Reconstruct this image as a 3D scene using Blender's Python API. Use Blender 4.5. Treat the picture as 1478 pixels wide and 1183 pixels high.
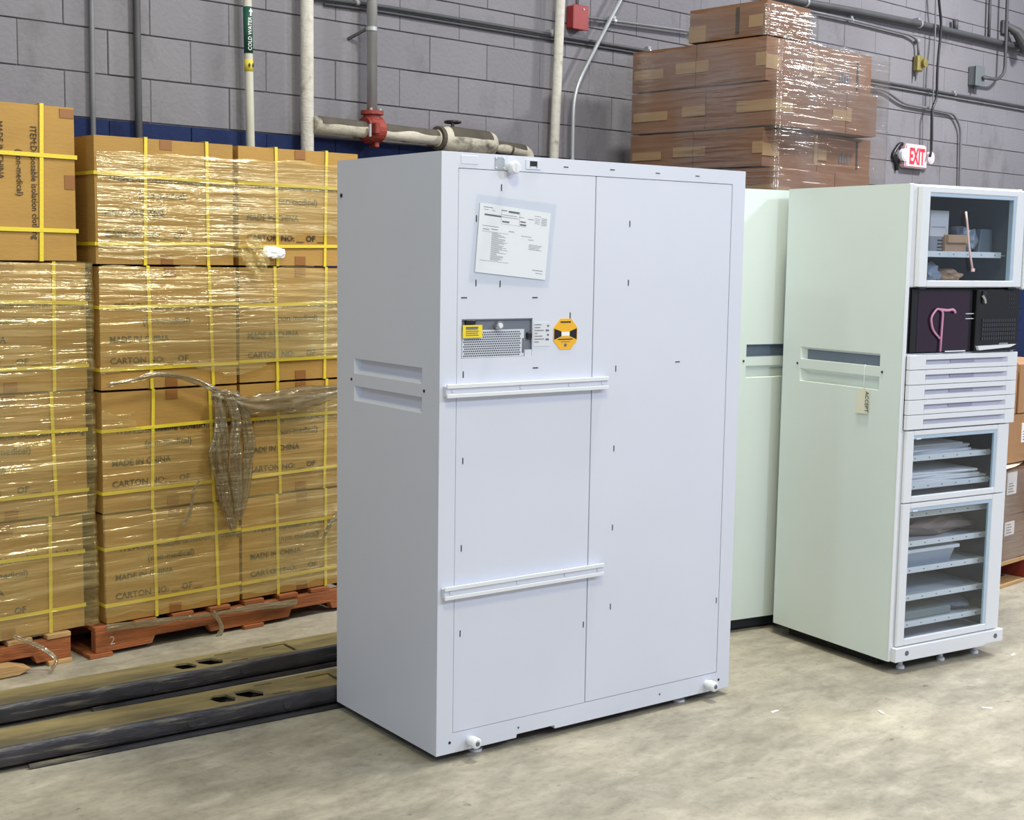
import bpy, bmesh, math, random
from mathutils import Vector, Matrix, noise
random.seed(7)
for o in list(bpy.data.objects): bpy.data.objects.remove(o)
S = bpy.context.scene
C = S.collection
PI = math.pi

# ------------------------------------------------------------------ camera
F, PITCH, ROLL, CAMH, YAW = 1966.7, 0.112345, 0.015286, 1.6577, math.radians(43.5)
def _w(v): return Vector((math.cos(YAW)*v[0]+math.sin(YAW)*v[1], -math.sin(YAW)*v[0]+math.cos(YAW)*v[1], v[2]))
_up0 = Vector((0, math.sin(PITCH), math.cos(PITCH)))
R_ = _w(Vector((math.cos(ROLL), 0, 0)) + _up0*math.sin(ROLL))
U_ = _w(_up0*math.cos(ROLL) - Vector((math.sin(ROLL), 0, 0)))
F_ = _w(Vector((0, math.cos(PITCH), -math.sin(PITCH))))
CAM = Vector((0, 0, CAMH))
cd = bpy.data.cameras.new('camera'); cam = bpy.data.objects.new('camera', cd); C.objects.link(cam)
cd.sensor_fit = 'HORIZONTAL'; cd.sensor_width = 36; cd.lens = 36*F/1478
cd.clip_start = .05; cd.clip_end = 100
cam.matrix_world = Matrix(((R_.x, U_.x, -F_.x, 0), (R_.y, U_.y, -F_.y, 0), (R_.z, U_.z, -F_.z, CAMH), (0, 0, 0, 1)))
S.camera = cam
def W(x, y, Y):                      # a pixel to the point of the plane y = Y (the wall or a face parallel to it)
    d = R_*((x-739)/F) - U_*((y-591.5)/F) + F_
    return CAM + d*(Y/d.y)

# ------------------------------------------------------------------ light
def lin(c): return tuple(((v/255)/12.92 if v/255 <= .04045 else ((v/255+.055)/1.055)**2.4) for v in c)
world = bpy.data.worlds.new('world'); S.world = world; world.use_nodes = True
wb = world.node_tree.nodes['Background']; wb.inputs[0].default_value = (.80, .90, 1.05, 1); wb.inputs[1].default_value = .56
def lamp(name, loc, target, power, size, col):
    l = bpy.data.lights.new(name, 'AREA'); l.shape = 'DISK'; l.size = size; l.energy = power; l.color = col
    o = bpy.data.objects.new(name, l); C.objects.link(o); o.location = loc
    o.rotation_euler = (Vector(target)-Vector(loc)).to_track_quat('-Z', 'Y').to_euler()
# a row of high-bay lamps over the aisle, one more row behind the camera; the far-left light is added fill
lamp('overhead_light', (4.3, 2.85, 5.4), (4.3, 2.85, 0), 215, .6, (1.0, .98, .84))
lamp('overhead_light', (10.3, 2.85, 5.4), (10.3, 2.85, 0), 520, .7, (1.0, .985, .94))
lamp('overhead_light', (2.8, -3.4, 5.3), (3.6, 3.2, .8), 150, .8, (.78, .83, 1.0))
lamp('overhead_light', (7.6, -3.4, 5.3), (4.6, 3.6, .8), 225, .9, (.86, .89, 1.0))
lamp('overhead_light', (1.2, .6, 5.4), (2.0, 3.4, .6), 105, .8, (1.0, .90, .40))
lamp('overhead_light', (-1.7, 2.85, 5.4), (-1.7, 2.85, 0), 62, .6, (.86, .98, 1.0))  # fill light added to lift the big cabinet's left side
S.view_settings.view_transform = 'Standard'; S.view_settings.look = 'None'
S.view_settings.gamma = 1; S.view_settings.use_curve_mapping = False
S.view_settings.exposure = -0.17

# ------------------------------------------------------------------ materials
MATS = {}
def mat(name, col, rough=.5, metal=0, var=0, vscale=8, bump=0, bscale=60, stretch=(1, 1, 1), rnd=0, dirt=None, spec=.5, emit=0, pos=False):
    if name in MATS: return MATS[name]
    m = bpy.data.materials.new(name); m.use_nodes = True; nt = m.node_tree; b = nt.nodes['Principled BSDF']
    b.inputs['Roughness'].default_value = rough; b.inputs['Metallic'].default_value = metal
    b.inputs['Specular IOR Level'].default_value = spec
    c = lin(col); b.inputs['Base Color'].default_value = (*c, 1)
    if emit:
        b.inputs['Emission Color'].default_value = (*c, 1); b.inputs['Emission Strength'].default_value = emit
    N = nt.nodes.new; L = nt.links.new
    if var or bump or dirt or rnd:
        tc = N('ShaderNodeTexCoord'); mp = N('ShaderNodeMapping'); mp.inputs['Scale'].default_value = stretch
        src = N('ShaderNodeNewGeometry').outputs['Position'] if pos else tc.outputs['Object']
        L(src, mp.inputs[0])
        last = None
        if var or rnd:
            n = N('ShaderNodeTexNoise'); n.inputs['Scale'].default_value = vscale; n.inputs['Detail'].default_value = 6
            L(mp.outputs[0], n.inputs['Vector'])
            r = N('ShaderNodeMapRange'); r.inputs[1].default_value = .3; r.inputs[2].default_value = .7
            r.inputs[3].default_value = 1-var; r.inputs[4].default_value = 1+var
            L(n.outputs[0], r.inputs[0]); val = r.outputs[0]
            if rnd:
                oi = N('ShaderNodeObjectInfo'); r2 = N('ShaderNodeMapRange'); r2.inputs[3].default_value = 1-rnd; r2.inputs[4].default_value = 1+rnd
                L(oi.outputs['Random'], r2.inputs[0]); mu = N('ShaderNodeMath'); mu.operation = 'MULTIPLY'
                L(val, mu.inputs[0]); L(r2.outputs[0], mu.inputs[1]); val = mu.outputs[0]
            hs = N('ShaderNodeHueSaturation'); hs.inputs['Color'].default_value = (*c, 1); L(val, hs.inputs['Value']); last = hs.outputs[0]
        if dirt:
            dcol, dscale, lo, hi, dst = dirt
            mp2 = N('ShaderNodeMapping'); mp2.inputs['Scale'].default_value = dst; L(src, mp2.inputs[0])
            n = N('ShaderNodeTexNoise'); n.inputs['Scale'].default_value = dscale; n.inputs['Detail'].default_value = 8; n.inputs['Roughness'].default_value = .65
            L(mp2.outputs[0], n.inputs['Vector'])
            r = N('ShaderNodeMapRange'); r.inputs[1].default_value = lo; r.inputs[2].default_value = hi; L(n.outputs[0], r.inputs[0])
            mx = N('ShaderNodeMix'); mx.data_type = 'RGBA'; L(r.outputs[0], mx.inputs[0])
            if last: L(last, mx.inputs[6])
            else: mx.inputs[6].default_value = (*c, 1)
            mx.inputs[7].default_value = (*lin(dcol), 1); last = mx.outputs[2]
        if last: L(last, b.inputs['Base Color'])
        if bump:
            n = N('ShaderNodeTexNoise'); n.inputs['Scale'].default_value = bscale; n.inputs['Detail'].default_value = 5
            L(mp.outputs[0], n.inputs['Vector']); bp = N('ShaderNodeBump'); bp.inputs['Strength'].default_value = bump; bp.inputs['Distance'].default_value = .01
            L(n.outputs[0], bp.inputs['Height']); L(bp.outputs[0], b.inputs['Normal'])
    MATS[name] = m
    return m

def film_mat(name, tint, fac_lo, fac_hi, rough, milk, milkcol=(235, 228, 200), gcol=(1, .90, .56)):
    """clear stretch film: mostly see-through, a glossy skin, a little milky scatter in the folds"""
    m = bpy.data.materials.new(name); m.use_nodes = True; nt = m.node_tree; N = nt.nodes.new; L = nt.links.new
    nt.nodes.remove(nt.nodes['Principled BSDF']); out = nt.nodes['Material Output']
    tc = N('ShaderNodeTexCoord'); mp = N('ShaderNodeMapping'); mp.inputs['Scale'].default_value = (1.1, 1.1, 19)
    mp.inputs['Rotation'].default_value = (0, .07, 0)
    L(tc.outputs['Object'], mp.inputs[0])
    n1 = N('ShaderNodeTexNoise'); n1.inputs['Scale'].default_value = 2.2; n1.inputs['Detail'].default_value = 4; n1.inputs['Roughness'].default_value = .5
    n1.inputs['Distortion'].default_value = .4
    L(mp.outputs[0], n1.inputs['Vector'])
    bp = N('ShaderNodeBump'); bp.inputs['Strength'].default_value = .95; bp.inputs['Distance'].default_value = .015; L(n1.outputs[0], bp.inputs['Height'])
    tr = N('ShaderNodeBsdfTransparent'); tr.inputs[0].default_value = (*tint, 1)
    gl = N('ShaderNodeBsdfGlossy'); gl.inputs['Roughness'].default_value = rough; gl.inputs[0].default_value = (*gcol, 1); L(bp.outputs[0], gl.inputs['Normal'])
    df = N('ShaderNodeBsdfDiffuse'); df.inputs[0].default_value = (*lin(milkcol), 1); L(bp.outputs[0], df.inputs['Normal'])
    n2 = N('ShaderNodeTexNoise'); n2.inputs['Scale'].default_value = 2.0; n2.inputs['Detail'].default_value = 3; L(tc.outputs['Object'], n2.inputs['Vector'])
    mr = N('ShaderNodeMapRange'); mr.inputs[1].default_value = .35; mr.inputs[2].default_value = .68; mr.inputs[3].default_value = fac_lo; mr.inputs[4].default_value = fac_hi
    L(n2.outputs[0], mr.inputs[0])
    m1 = N('ShaderNodeMixShader'); L(mr.outputs[0], m1.inputs[0]); L(tr.outputs[0], m1.inputs[1]); L(gl.outputs[0], m1.inputs[2])
    mr2 = N('ShaderNodeMapRange'); mr2.inputs[1].default_value = .45; mr2.inputs[2].default_value = .75; mr2.inputs[3].default_value = milk*.25; mr2.inputs[4].default_value = milk
    L(n1.outputs[0], mr2.inputs[0])
    m2 = N('ShaderNodeMixShader'); L(mr2.outputs[0], m2.inputs[0]); L(m1.outputs[0], m2.inputs[1]); L(df.outputs[0], m2.inputs[2])
    L(m2.outputs[0], out.inputs[0])
    return m

def glass_mat(name, tint, fac):
    m = bpy.data.materials.new(name); m.use_nodes = True; nt = m.node_tree; N = nt.nodes.new; L = nt.links.new
    nt.nodes.remove(nt.nodes['Principled BSDF']); out = nt.nodes['Material Output']
    tr = N('ShaderNodeBsdfTransparent'); tr.inputs[0].default_value = (*tint, 1)
    gl = N('ShaderNodeBsdfGlossy'); gl.inputs['Roughness'].default_value = .03
    m1 = N('ShaderNodeMixShader'); m1.inputs[0].default_value = fac
    L(tr.outputs[0], m1.inputs[1]); L(gl.outputs[0], m1.inputs[2]); L(m1.outputs[0], out.inputs[0])
    return m

PAINT = mat('cabinet_paint', (212, 216, 231), .42, var=.015, vscale=3)
PAINT2 = mat('cabinet_paint_green', (220, 231, 228), .42, var=.015, vscale=3)
WHITE = mat('white_enamel', (226, 229, 236), .35)
BLACKP = mat('black_plastic', (22, 22, 27), .38)
DARKGAP = mat('dark_steel', (34, 37, 46), .6)
SEAM = mat('seam_shadow_gap', (112, 118, 132), .7)
CARD = mat('cardboard', (170, 131, 66), .75, var=.07, vscale=3.2, bump=.12, bscale=30, stretch=(1, 1, 3), rnd=.06)
CARDB = mat('cardboard_brown', (122, 86, 62), .75, var=.06, vscale=4, bump=.1, bscale=30, rnd=.08)
TAPE = mat('packing_tape', (146, 98, 50), .35)
TAPEL = mat('paper_tape', (156, 128, 92), .55)
INK = mat('print_ink', (52, 44, 34), .7)
INKL = mat('print_ink_grey', (105, 105, 115), .8)
STRAP = mat('yellow_strap', (226, 203, 58), .38, bump=.15, bscale=150)
WOODO = mat('pallet_wood_orange', (150, 86, 46), .8, var=.32, vscale=5, bump=.5, bscale=30, stretch=(.6, 6, 6), dirt=((74, 48, 30), 4, .55, .8, (1, 3, 3)))
WOODP = mat('pallet_wood_pale', (190, 152, 104), .8, var=.18, vscale=5, bump=.4, bscale=30, stretch=(.6, 6, 6), dirt=((96, 68, 44), 4, .55, .8, (1, 3, 3)))
FORKM = mat('fork_steel_worn', (62, 61, 68), .45, .25, var=.35, vscale=7, bump=.4, bscale=22, stretch=(1, 3, 3), dirt=((150, 142, 122), 4, .55, .70, (.6, 6, 9)))
FORKT = mat('fork_paint_dusty', (142, 128, 88), .6, 0, var=.25, vscale=5, bump=.2, bscale=30, stretch=(.7, 3, 3), dirt=((92, 84, 66), 2.2, .46, .64, (.7, 3, 3)))
WALLG = mat('block_paint_grey', (118, 116, 123), .7, pos=True, var=.09, vscale=1.1, bump=.35, bscale=42, rnd=.04, dirt=((90, 88, 92), 2.6, .56, .80, (1.4, 1, .8)))
WALLB = mat('block_paint_blue', (30, 42, 80), .85, spec=.2, pos=True, var=.12, vscale=3, bump=.35, bscale=42, dirt=((18, 22, 42), 4, .56, .75, (1, 1, 1)))
MORT = mat('mortar_painted', (108, 106, 113), .85, var=.12, vscale=5, bump=.4, bscale=60, dirt=((40, 40, 45), 2.4, .48, .60, (1, 1, 2)))
GALV = mat('galvanised_steel', (168, 170, 174), .35, .4, var=.18, vscale=9, stretch=(1, 1, .3))
CONDG = mat('conduit_painted_grey', (112, 112, 118), .55, .2, var=.12, vscale=10)
CONDD = mat('conduit_dark', (70, 70, 74), .6, .15, var=.15, vscale=8)
PIPEW = mat('pipe_insulation_white', (190, 186, 178), .75, var=.08, vscale=8, bump=.4, bscale=28, stretch=(2, 2, 5), dirt=((92, 86, 76), 7, .6, .78, (1, 1, 1)))
PIPEH = mat('pipe_insulation_stained', (196, 190, 176), .8, var=.12, vscale=6, bump=.5, bscale=25, dirt=((66, 60, 52), 4.5, .52, .68, (1, 1, 1.6)))
SOOT = mat('sooty_top', (82, 76, 68), .9, var=.2, vscale=9, bump=.5, bscale=30)
REDM = mat('red_oxide_cast_iron', (132, 46, 36), .6, var=.2, vscale=9, bump=.3, bscale=40)
REDB = mat('red_box_enamel', (142, 42, 46), .5, var=.1, vscale=8)
GREENL = mat('green_pipe_label', (18, 74, 58), .5)
YEL = mat('yellow_label', (240, 216, 40), .55)
AMB = mat('amber_sticker', (238, 180, 40), .5)
PAPER = mat('paper_white', (240, 240, 244), .7)
BRASS = mat('weathered_brass', (140, 128, 76), .5, .4, var=.2, vscale=20)
REDL = mat('exit_red', (222, 40, 58), .5, emit=.35)
SIGNW = mat('exit_white', (216, 186, 192), .5)
FILM = film_mat('stretch_film', (.985, .975, .93), .08, .30, .18, .34, (226, 204, 142))
FILMC = film_mat('stretch_film_clear', (.92, .91, .90), .06, .34, .15, .05, (225, 220, 215), (1, .97, .95))
FILMD = film_mat('stretch_film_bunched', (.84, .80, .70), .14, .30, .16, .60, (150, 136, 106), (1, .95, .8))
SLEEVE = None
GLASS = glass_mat('tinted_glass', (.92, .95, .97), .05); SLEEVE = glass_mat('clear_sleeve', (.965, .975, .985), .012)
SCREEN = mat('dark_screen', (46, 30, 46), .12)
PINK = mat('pink_cable', (214, 150, 190), .45)
PALEPINK = mat('pale_plastic_tie', (226, 196, 196), .45)
INNER = mat('cabinet_interior_shade', (84, 92, 106), .5)  # white inside panels, with the interior shade put into the colour
BAG = mat('clear_bag_grey', (150, 160, 178), .3)
RUBBER = mat('rubber_black', (24, 24, 26), .8)
FLOORM = None

# ------------------------------------------------------------------ geometry helpers
class MB:
    def __init__(s): s.v = []; s.f = []
    def add(s, vs, fs):
        o = len(s.v); s.v += [tuple(v) for v in vs]; s.f += [tuple(i+o for i in f) for f in fs]; return s
    def box(s, x0, x1, y0, y1, z0, z1):
        return s.add([(x0,y0,z0),(x1,y0,z0),(x1,y1,z0),(x0,y1,z0),(x0,y0,z1),(x1,y0,z1),(x1,y1,z1),(x0,y1,z1)],
                     [(0,3,2,1),(4,5,6,7),(0,1,5,4),(1,2,6,5),(2,3,7,6),(3,0,4,7)])
    def tube(s, pts, r, n=10, caps=True):
        pts = [Vector(p) for p in pts]; rs = r if isinstance(r, (list, tuple)) else [r]*len(pts)
        rings = []; ref = None
        for i, p in enumerate(pts):
            t = (pts[min(i+1, len(pts)-1)]-pts[max(i-1, 0)]).normalized()
            if ref is None: ref = Vector((0, 0, 1)) if abs(t.z) < .9 else Vector((1, 0, 0))
            a = (ref-t*ref.dot(t)).normalized(); b = t.cross(a); ref = a
            rings.append([p+(a*math.cos(2*PI*k/n)+b*math.sin(2*PI*k/n))*rs[i] for k in range(n)])
        o = [v for g in rings for v in g]; f = []
        for i in range(len(pts)-1):
            for k in range(n):
                f.append((i*n+k, i*n+(k+1) % n, (i+1)*n+(k+1) % n, (i+1)*n+k))
        if caps: f.append(tuple(range(n-1, -1, -1))); f.append(tuple((len(pts)-1)*n+k for k in range(n)))
        return s.add(o, f)
    def prism(s, poly, y0, y1, ax='y'):         # polygon in (x,z) pushed along y (ax 'y') or (x,y) along z (ax 'z')
        n = len(poly)
        if ax == 'y': vs = [(p[0], y0, p[1]) for p in poly]+[(p[0], y1, p[1]) for p in poly]
        elif ax == 'x': vs = [(y0, p[0], p[1]) for p in poly]+[(y1, p[0], p[1]) for p in poly]
        else: vs = [(p[0], p[1], y0) for p in poly]+[(p[0], p[1], y1) for p in poly]
        return s.add(vs, [tuple(range(n)), tuple(range(2*n-1, n-1, -1))]+[(i, i+n, (i+1) % n+n, (i+1) % n) for i in range(n)])
    def build(s, name, m, parent=None, bevel=0, smooth=False, seg=1):
        me = bpy.data.meshes.new(name); me.from_pydata(s.v, [], s.f)
        bm = bmesh.new(); bm.from_mesh(me)
        bmesh.ops.recalc_face_normals(bm, faces=bm.faces)
        if bevel:
            bmesh.ops.bevel(bm, geom=[e for e in bm.edges if len(e.link_faces) == 2 and e.calc_face_angle(0) > .5], offset=bevel, segments=seg, affect='EDGES', clamp_overlap=True)
        bm.to_mesh(me); bm.free()
        if smooth:
            for p in me.polygons: p.use_smooth = True
        me.materials.append(m)
        return link(name, me, parent)
def link(name, me, parent=None):
    o = bpy.data.objects.new(name, me); C.objects.link(o)
    if parent: o.parent = parent
    return o
def tag(o, label, cat, group=None, kind=None):
    if label: o['label'] = label
    if cat: o['category'] = cat
    if group: o['group'] = group
    if kind: o['kind'] = kind
    return o
def thing(name, label, cat, loc=(0, 0, 0), rz=0, group=None):
    o = bpy.data.objects.new(name, None); C.objects.link(o); o.location = loc; o.rotation_euler = (0, 0, rz)
    o.empty_display_size = .1
    return tag(o, label, cat, group)
def bx(name, m, parent, x0, x1, y0, y1, z0, z1, bevel=0, seg=1): return MB().box(x0, x1, y0, y1, z0, z1).build(name, m, parent, bevel, seg=seg)
def tb(name, m, parent, pts, r, n=10): return MB().tube(pts, r, n).build(name, m, parent, smooth=True)
def arc(pts, steps=5):                # round the corners of a polyline
    pts = [Vector(p) for p in pts]; o = [pts[0]]
    for i in range(1, len(pts)-1):
        a, b, c = pts[i-1], pts[i], pts[i+1]; d = min((a-b).length, (c-b).length)*.4
        p, q = b+(a-b).normalized()*d, b+(c-b).normalized()*d
        for k in range(steps+1):
            t = k/steps; o.append(p*(1-t)**2+b*2*t*(1-t)+q*t*t)
    o.append(pts[-1]); return o
def wedge(mb, poly, y): return mb.add([(p[0], y, p[1]) for p in poly], [tuple(range(len(poly)))])
TXT = {}
def text_mesh(s, size, align='LEFT', bold=0):
    k = (s, size, align, bold)
    if k in TXT: return TXT[k]
    cu = bpy.data.curves.new('t', 'FONT'); cu.body = s; cu.size = size; cu.align_x = align; cu.extrude = .0004; cu.resolution_u = 2; cu.offset = bold
    ob = bpy.data.objects.new('t', cu); C.objects.link(ob)
    dg = bpy.context.evaluated_depsgraph_get()
    me = bpy.data.meshes.new_from_object(ob.evaluated_get(dg)); bpy.data.objects.remove(ob); TXT[k] = me
    return me
def text(name, s, size, m, parent, loc, rot=(PI/2, 0, 0), align='LEFT', sx=1, width=None, bold=0):
    me = text_mesh(s, size, align, bold).copy(); me.materials.clear(); me.materials.append(m)
    if width:
        xs = [v.co.x for v in me.vertices]; sx = width/(max(xs)-min(xs))
    o = link(name, me, parent); o.location = loc; o.rotation_euler = rot; o.scale = (sx, 1, 1)
    return o
def nz(x, y, z): return noise.noise(Vector((x, y, z)))

# ================================================================== the setting
fm = bpy.data.materials.new('concrete_floor'); fm.use_nodes = True; nt = fm.node_tree; b = nt.nodes['Principled BSDF']; N = nt.nodes.new; L = nt.links.new
tc = N('ShaderNodeTexCoord')
def nnode(scale, detail, rough=.6, dist=0, st=(1, 1, 1)):
    mp = N('ShaderNodeMapping'); mp.inputs['Scale'].default_value = st; L(tc.outputs['Object'], mp.inputs[0])
    n = N('ShaderNodeTexNoise'); n.inputs['Scale'].default_value = scale; n.inputs['Detail'].default_value = detail
    n.inputs['Roughness'].default_value = rough; n.inputs['Distortion'].default_value = dist; L(mp.outputs[0], n.inputs[0]); return n.outputs[0]
def ramp(x, stops):
    r = N('ShaderNodeValToRGB'); L(x, r.inputs[0]); e = r.color_ramp.elements
    while len(e) < len(stops): e.new(.5)
    for el, (p, c) in zip(e, stops): el.position = p; el.color = (*lin(c), 1)
    return r.outputs[0]
def mixc(f, a, bcol, mode='MIX'):
    mx = N('ShaderNodeMix'); mx.data_type = 'RGBA'; mx.blend_type = mode; L(f, mx.inputs[0]) if not isinstance(f, float) else setattr(mx.inputs[0], 'default_value', f)
    L(a, mx.inputs[6]); L(bcol, mx.inputs[7]); return mx.outputs[2]
c1 = ramp(nnode(1.1, 9, .62, .6), [(.34, (128, 123, 111)), (.5, (158, 151, 136)), (.66, (186, 177, 158))])
c2 = ramp(nnode(5, 8, .7, .3, (1, 2, 1)), [(.34, (124, 118, 107)), (.52, (170, 164, 150)), (.70, (212, 204, 190))])
base = mixc(.45, c1, c2)
c3 = ramp(nnode(30, 4, .7), [(.25, (190, 190, 190)), (.5, (255, 255, 255))])
base = mixc(.5, base, c3, 'MULTIPLY')
sp = ramp(nnode(16, 3, .5, .2), [(.70, (255, 255, 255)), (.76, (120, 112, 100))])
base = mixc(.6, base, sp, 'MULTIPLY')
L(base, b.inputs['Base Color'])
rr = N('ShaderNodeMapRange'); rr.inputs[3].default_value = .38; rr.inputs[4].default_value = .7; L(nnode(3, 6), rr.inputs[0]); L(rr.outputs[0], b.inputs['Roughness'])
bp = N('ShaderNodeBump'); bp.inputs['Strength'].default_value = .12; bp.inputs['Distance'].default_value = .01; L(nnode(35, 6), bp.inputs['Height']); L(bp.outputs[0], b.inputs['Normal'])
floor = bx('floor', fm, None, -6, 18, -6, 6.4, -.1, 0); floor['kind'] = 'structure'; floor['label'] = 'worn grey beige concrete warehouse floor'

WY = 6.0
wall = bx('wall_back', MORT, None, -3, 17, WY+.008, WY+.25, 0, 5.3); wall['kind'] = 'structure'; wall['label'] = 'painted grey concrete block wall with a dark blue lower band'
CH, BL, JW, JV = .2035, .432, .0052, .003
Z0 = 2.466-12*CH
vis = []; rest = {0: MB(), 1: MB()}
shared = {}
for r in range(0, 26):
    z0 = Z0+r*CH
    for k in range(-8, 40):
        x0 = .05+k*BL+(BL/2 if r % 2 else 0)
        if x0+BL > 16.9 or z0+CH < 0.02: continue
        blue = r <= 10
        xc, zc = x0+BL/2, z0+CH/2
        ztop = 2.74+(xc-2.57)*.136
        if 2.2 < xc < 12.7 and 2.03 < zc < ztop+.18: vis.append((x0, z0, blue))
        else: rest[int(blue)].box(x0+JV/2, x0+BL-JV/2, WY, WY+.0075, max(z0, -.0)+JW/2, z0+CH-JW/2)
for key, m in ((0, WALLG), (1, WALLB)):
    o = MB().box(JV/2, BL-JV/2, 0, .02, JW/2, CH-JW/2).build('block', m, None, .0025)
    shared[key] = o.data; bpy.data.objects.remove(o)
for x0, z0, blue in vis:
    o = link('block', shared[int(blue)], wall); o.location = (x0, WY+random.uniform(-.002, .002), z0)
for key, m in ((0, WALLG), (1, WALLB)):
    o = rest[key].build('block', m, wall); o['kind'] = 'stuff'

# ================================================================== big grey cabinet seen from its back
def vent_panel(name, m, parent, D, z0, z1, t, ys, zs, depth, slope=False):
    """panel in the plane x = 0 (outside towards -x), y 0..D, with scooped vents; ys span, zs list of (lo, hi)"""
    mb = MB(); cuts = sorted([z for p in zs for z in p]); zz = [z0]+cuts+[z1]
    def q(y0, y1, a, b): mb.add([(0, y0, a), (0, y1, a), (0, y1, b), (0, y0, b)], [(0, 1, 2, 3)])
    for i in range(len(zz)-1):
        a, b_ = zz[i], zz[i+1]
        if i % 2 == 0: q(0, D, a, b_)
        else:
            q(0, ys[0], a, b_); q(ys[1], D, a, b_)
    mb.add([(0, 0, z0), (t, 0, z0), (t, D, z0), (0, D, z0), (0, 0, z1), (t, 0, z1), (t, D, z1), (0, D, z1)],
           [(0, 1, 2, 3), (4, 5, 6, 7), (0, 1, 5, 4), (2, 3, 7, 6), (1, 2, 6, 5)])
    p = mb.build(name, m, parent)
    for lo, hi in zs:
        v = MB(); h = .022
        a = [(0, ys[0], lo), (0, ys[1], lo), (0, ys[1], hi), (0, ys[0], hi)]
        bq = [(depth, ys[0]+.002, lo+.003), (depth, ys[1]-.04, lo+.003), (depth, ys[1]-.04, hi-h*.8), (depth, ys[0]+.002, hi-h*.8)]
        if slope: bq = [(.004, ys[0]+.001, lo+.002), (.004, ys[1]-.008, lo+.002), (depth, ys[1]-.045, hi-.003), (depth, ys[0]+.001, hi-.003)]
        v.add(a+bq, [(4, 5, 6, 7), (0, 1, 5, 4), (1, 2, 6, 5), (2, 3, 7, 6), (3, 0, 4, 7)])
        v.build('vent_scoop', m, p)
    for yy in (ys[0]-.014, ys[1]+.016):
        zc = (zs[0][1]+zs[1][0])/2
        MB().tube([(.004, yy, zc), (-.002, yy, zc)], .005, 10).build('screw', DARKGAP, p)
    return p
VZ = [(1.148, 1.201), (1.243, 1.296)]
yw = math.radians(-7.42)
cab = thing('medical_supply_cabinet', 'large pale grey steel cabinet with a paper taped to its back, nearest the camera', 'cabinet', (2.7887, 3.2735, 0), yw)
Wc, Dc, ZB, ZT = 1.3325, .669, .03, 1.98
vent_panel('side_panel', PAINT, cab, Dc, ZB, ZT, .02, (.104, .548), VZ, .048, True)
MB().tube([(.004, .638, 1.859), (-.003, .638, 1.859)], .007, 10).build('screw', DARKGAP, cab)
bx('side_panel', PAINT, cab, Wc-.02, Wc, 0, Dc, ZB, ZT)
bx('top_panel', PAINT, cab, .0205, Wc-.0205, .0205, Dc, ZT-.02, ZT)
bx('front_panel', PAINT, cab, .0205, Wc-.0205, Dc-.02, Dc-.001, ZB+.02, ZT-.0205)
bx('bottom_panel', DARKGAP, cab, .0205, Wc-.0205, .02, Dc-.021, ZB+.015, ZB+.035)
bx('gap_shade_block', RUBBER, cab, .06, Wc-.06, .10, Dc-.06, .006, ZB+.0145)  # black block painting in the shade under the cabinet
# rear frame members, flush, panels set 3 mm back with dark joints between them
FR = 0.0; G = .0022
bx('frame_post', PAINT, cab, .02, .0632, FR, .02, ZB, ZT)
bx('frame_post', PAINT, cab, 1.2678, Wc-.02, FR, .02, ZB, ZT)
hd = bx('header_rail', PAINT, cab, .0632, 1.2678, FR, .02, 1.931, ZT)
sk = MB().prism([(.0632, ZB), (.324, ZB), (.326, ZB+.012), (.488, ZB+.012), (.49, ZB), (1.2678, ZB), (1.2678, .097), (.0632, .097)], FR, .02).build('base_rail', PAINT, cab)
bx('joint_backing', SEAM, cab, .06, 1.272, .006, .019, .09, 1.935)
# left rear panel with a cut-out for the power module
X0, X1, PZ0, PZ1 = .063+G, .6225-G, .099, 1.929
mx0, mx1, mz0, mz1 = .082, .364, 1.33, 1.456
pl = MB()
pl.box(X0, X1, .0005, .008, PZ0, mz0); pl.box(X0, X1, .0005, .008, mz1, PZ1); pl.box(X0, mx0, .0005, .008, mz0, mz1); pl.box(mx1, X1, .0005, .008, mz0, mz1)
pleft = pl.build('rear_panel', PAINT, cab)
pright = bx('rear_panel', PAINT, cab, .6225+G, 1.268-G, .0005, .008, .099, 1.929, .001)
for z0_, u0, u1 in ((1.2115, .014, .68), (.557, .013, .678)):
    rl = bx('mounting_rail', PAINT, cab, u0, u1, -.018, -.0005, z0_, z0_+.034, .002)
    bx('rail_lip', WHITE, rl, u0, u1, -.024, -.0182, z0_+.026, z0_+.040, .0015)
    bx('rail_lip', WHITE, rl, u0, u1, -.024, -.0182, z0_-.004, z0_+.009, .0015)
    for uu in (u0+.025, (u0+u1)/2-.04, u1-.17, u1-.025): MB().tube([(uu, -.0185, z0_+.018), (uu, -.0205, z0_+.018)], .005, 8).build('rivet', PAINT, rl)
for u, z in ((.289, 1.956), (.492, 1.954), (.693, 1.955), (.90, 1.953), (1.09, 1.952)): bx('slot', DARKGAP, hd, u-.010, u+.010, -.0006, .001, z-.0016, z+.0016)
for u, z, p in ((.09, 1.524, pleft), (.372, 1.523, pleft), (.379, 1.29, pleft), (1.019, 1.289, pright)): bx('slot', DARKGAP, p, u-.011, u+.011, -.0004, .001, z-.0018, z+.0018)
for u, z in ((.23, 1.876), (.134, 1.775), (.135, 1.571), (.23, 1.568), (.09, 1.279), (.522, 1.462), (.092, .999), (.09, .713), (.089, .429), (.608, .382)):
    bx('slot', DARKGAP, pleft, u-.0018, u+.0018, -.0004, .001, z-.0105, z+.0105)
for u, z in ((.729, 1.275), (.777, 1.775), (.777, 1.572), (.729, .995), (.731, .714), (.73, .429), (1.253, .379)):
    bx('slot', DARKGAP, pright, u-.0018, u+.0018, -.0004, .001, z-.0105, z+.0105)
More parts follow.
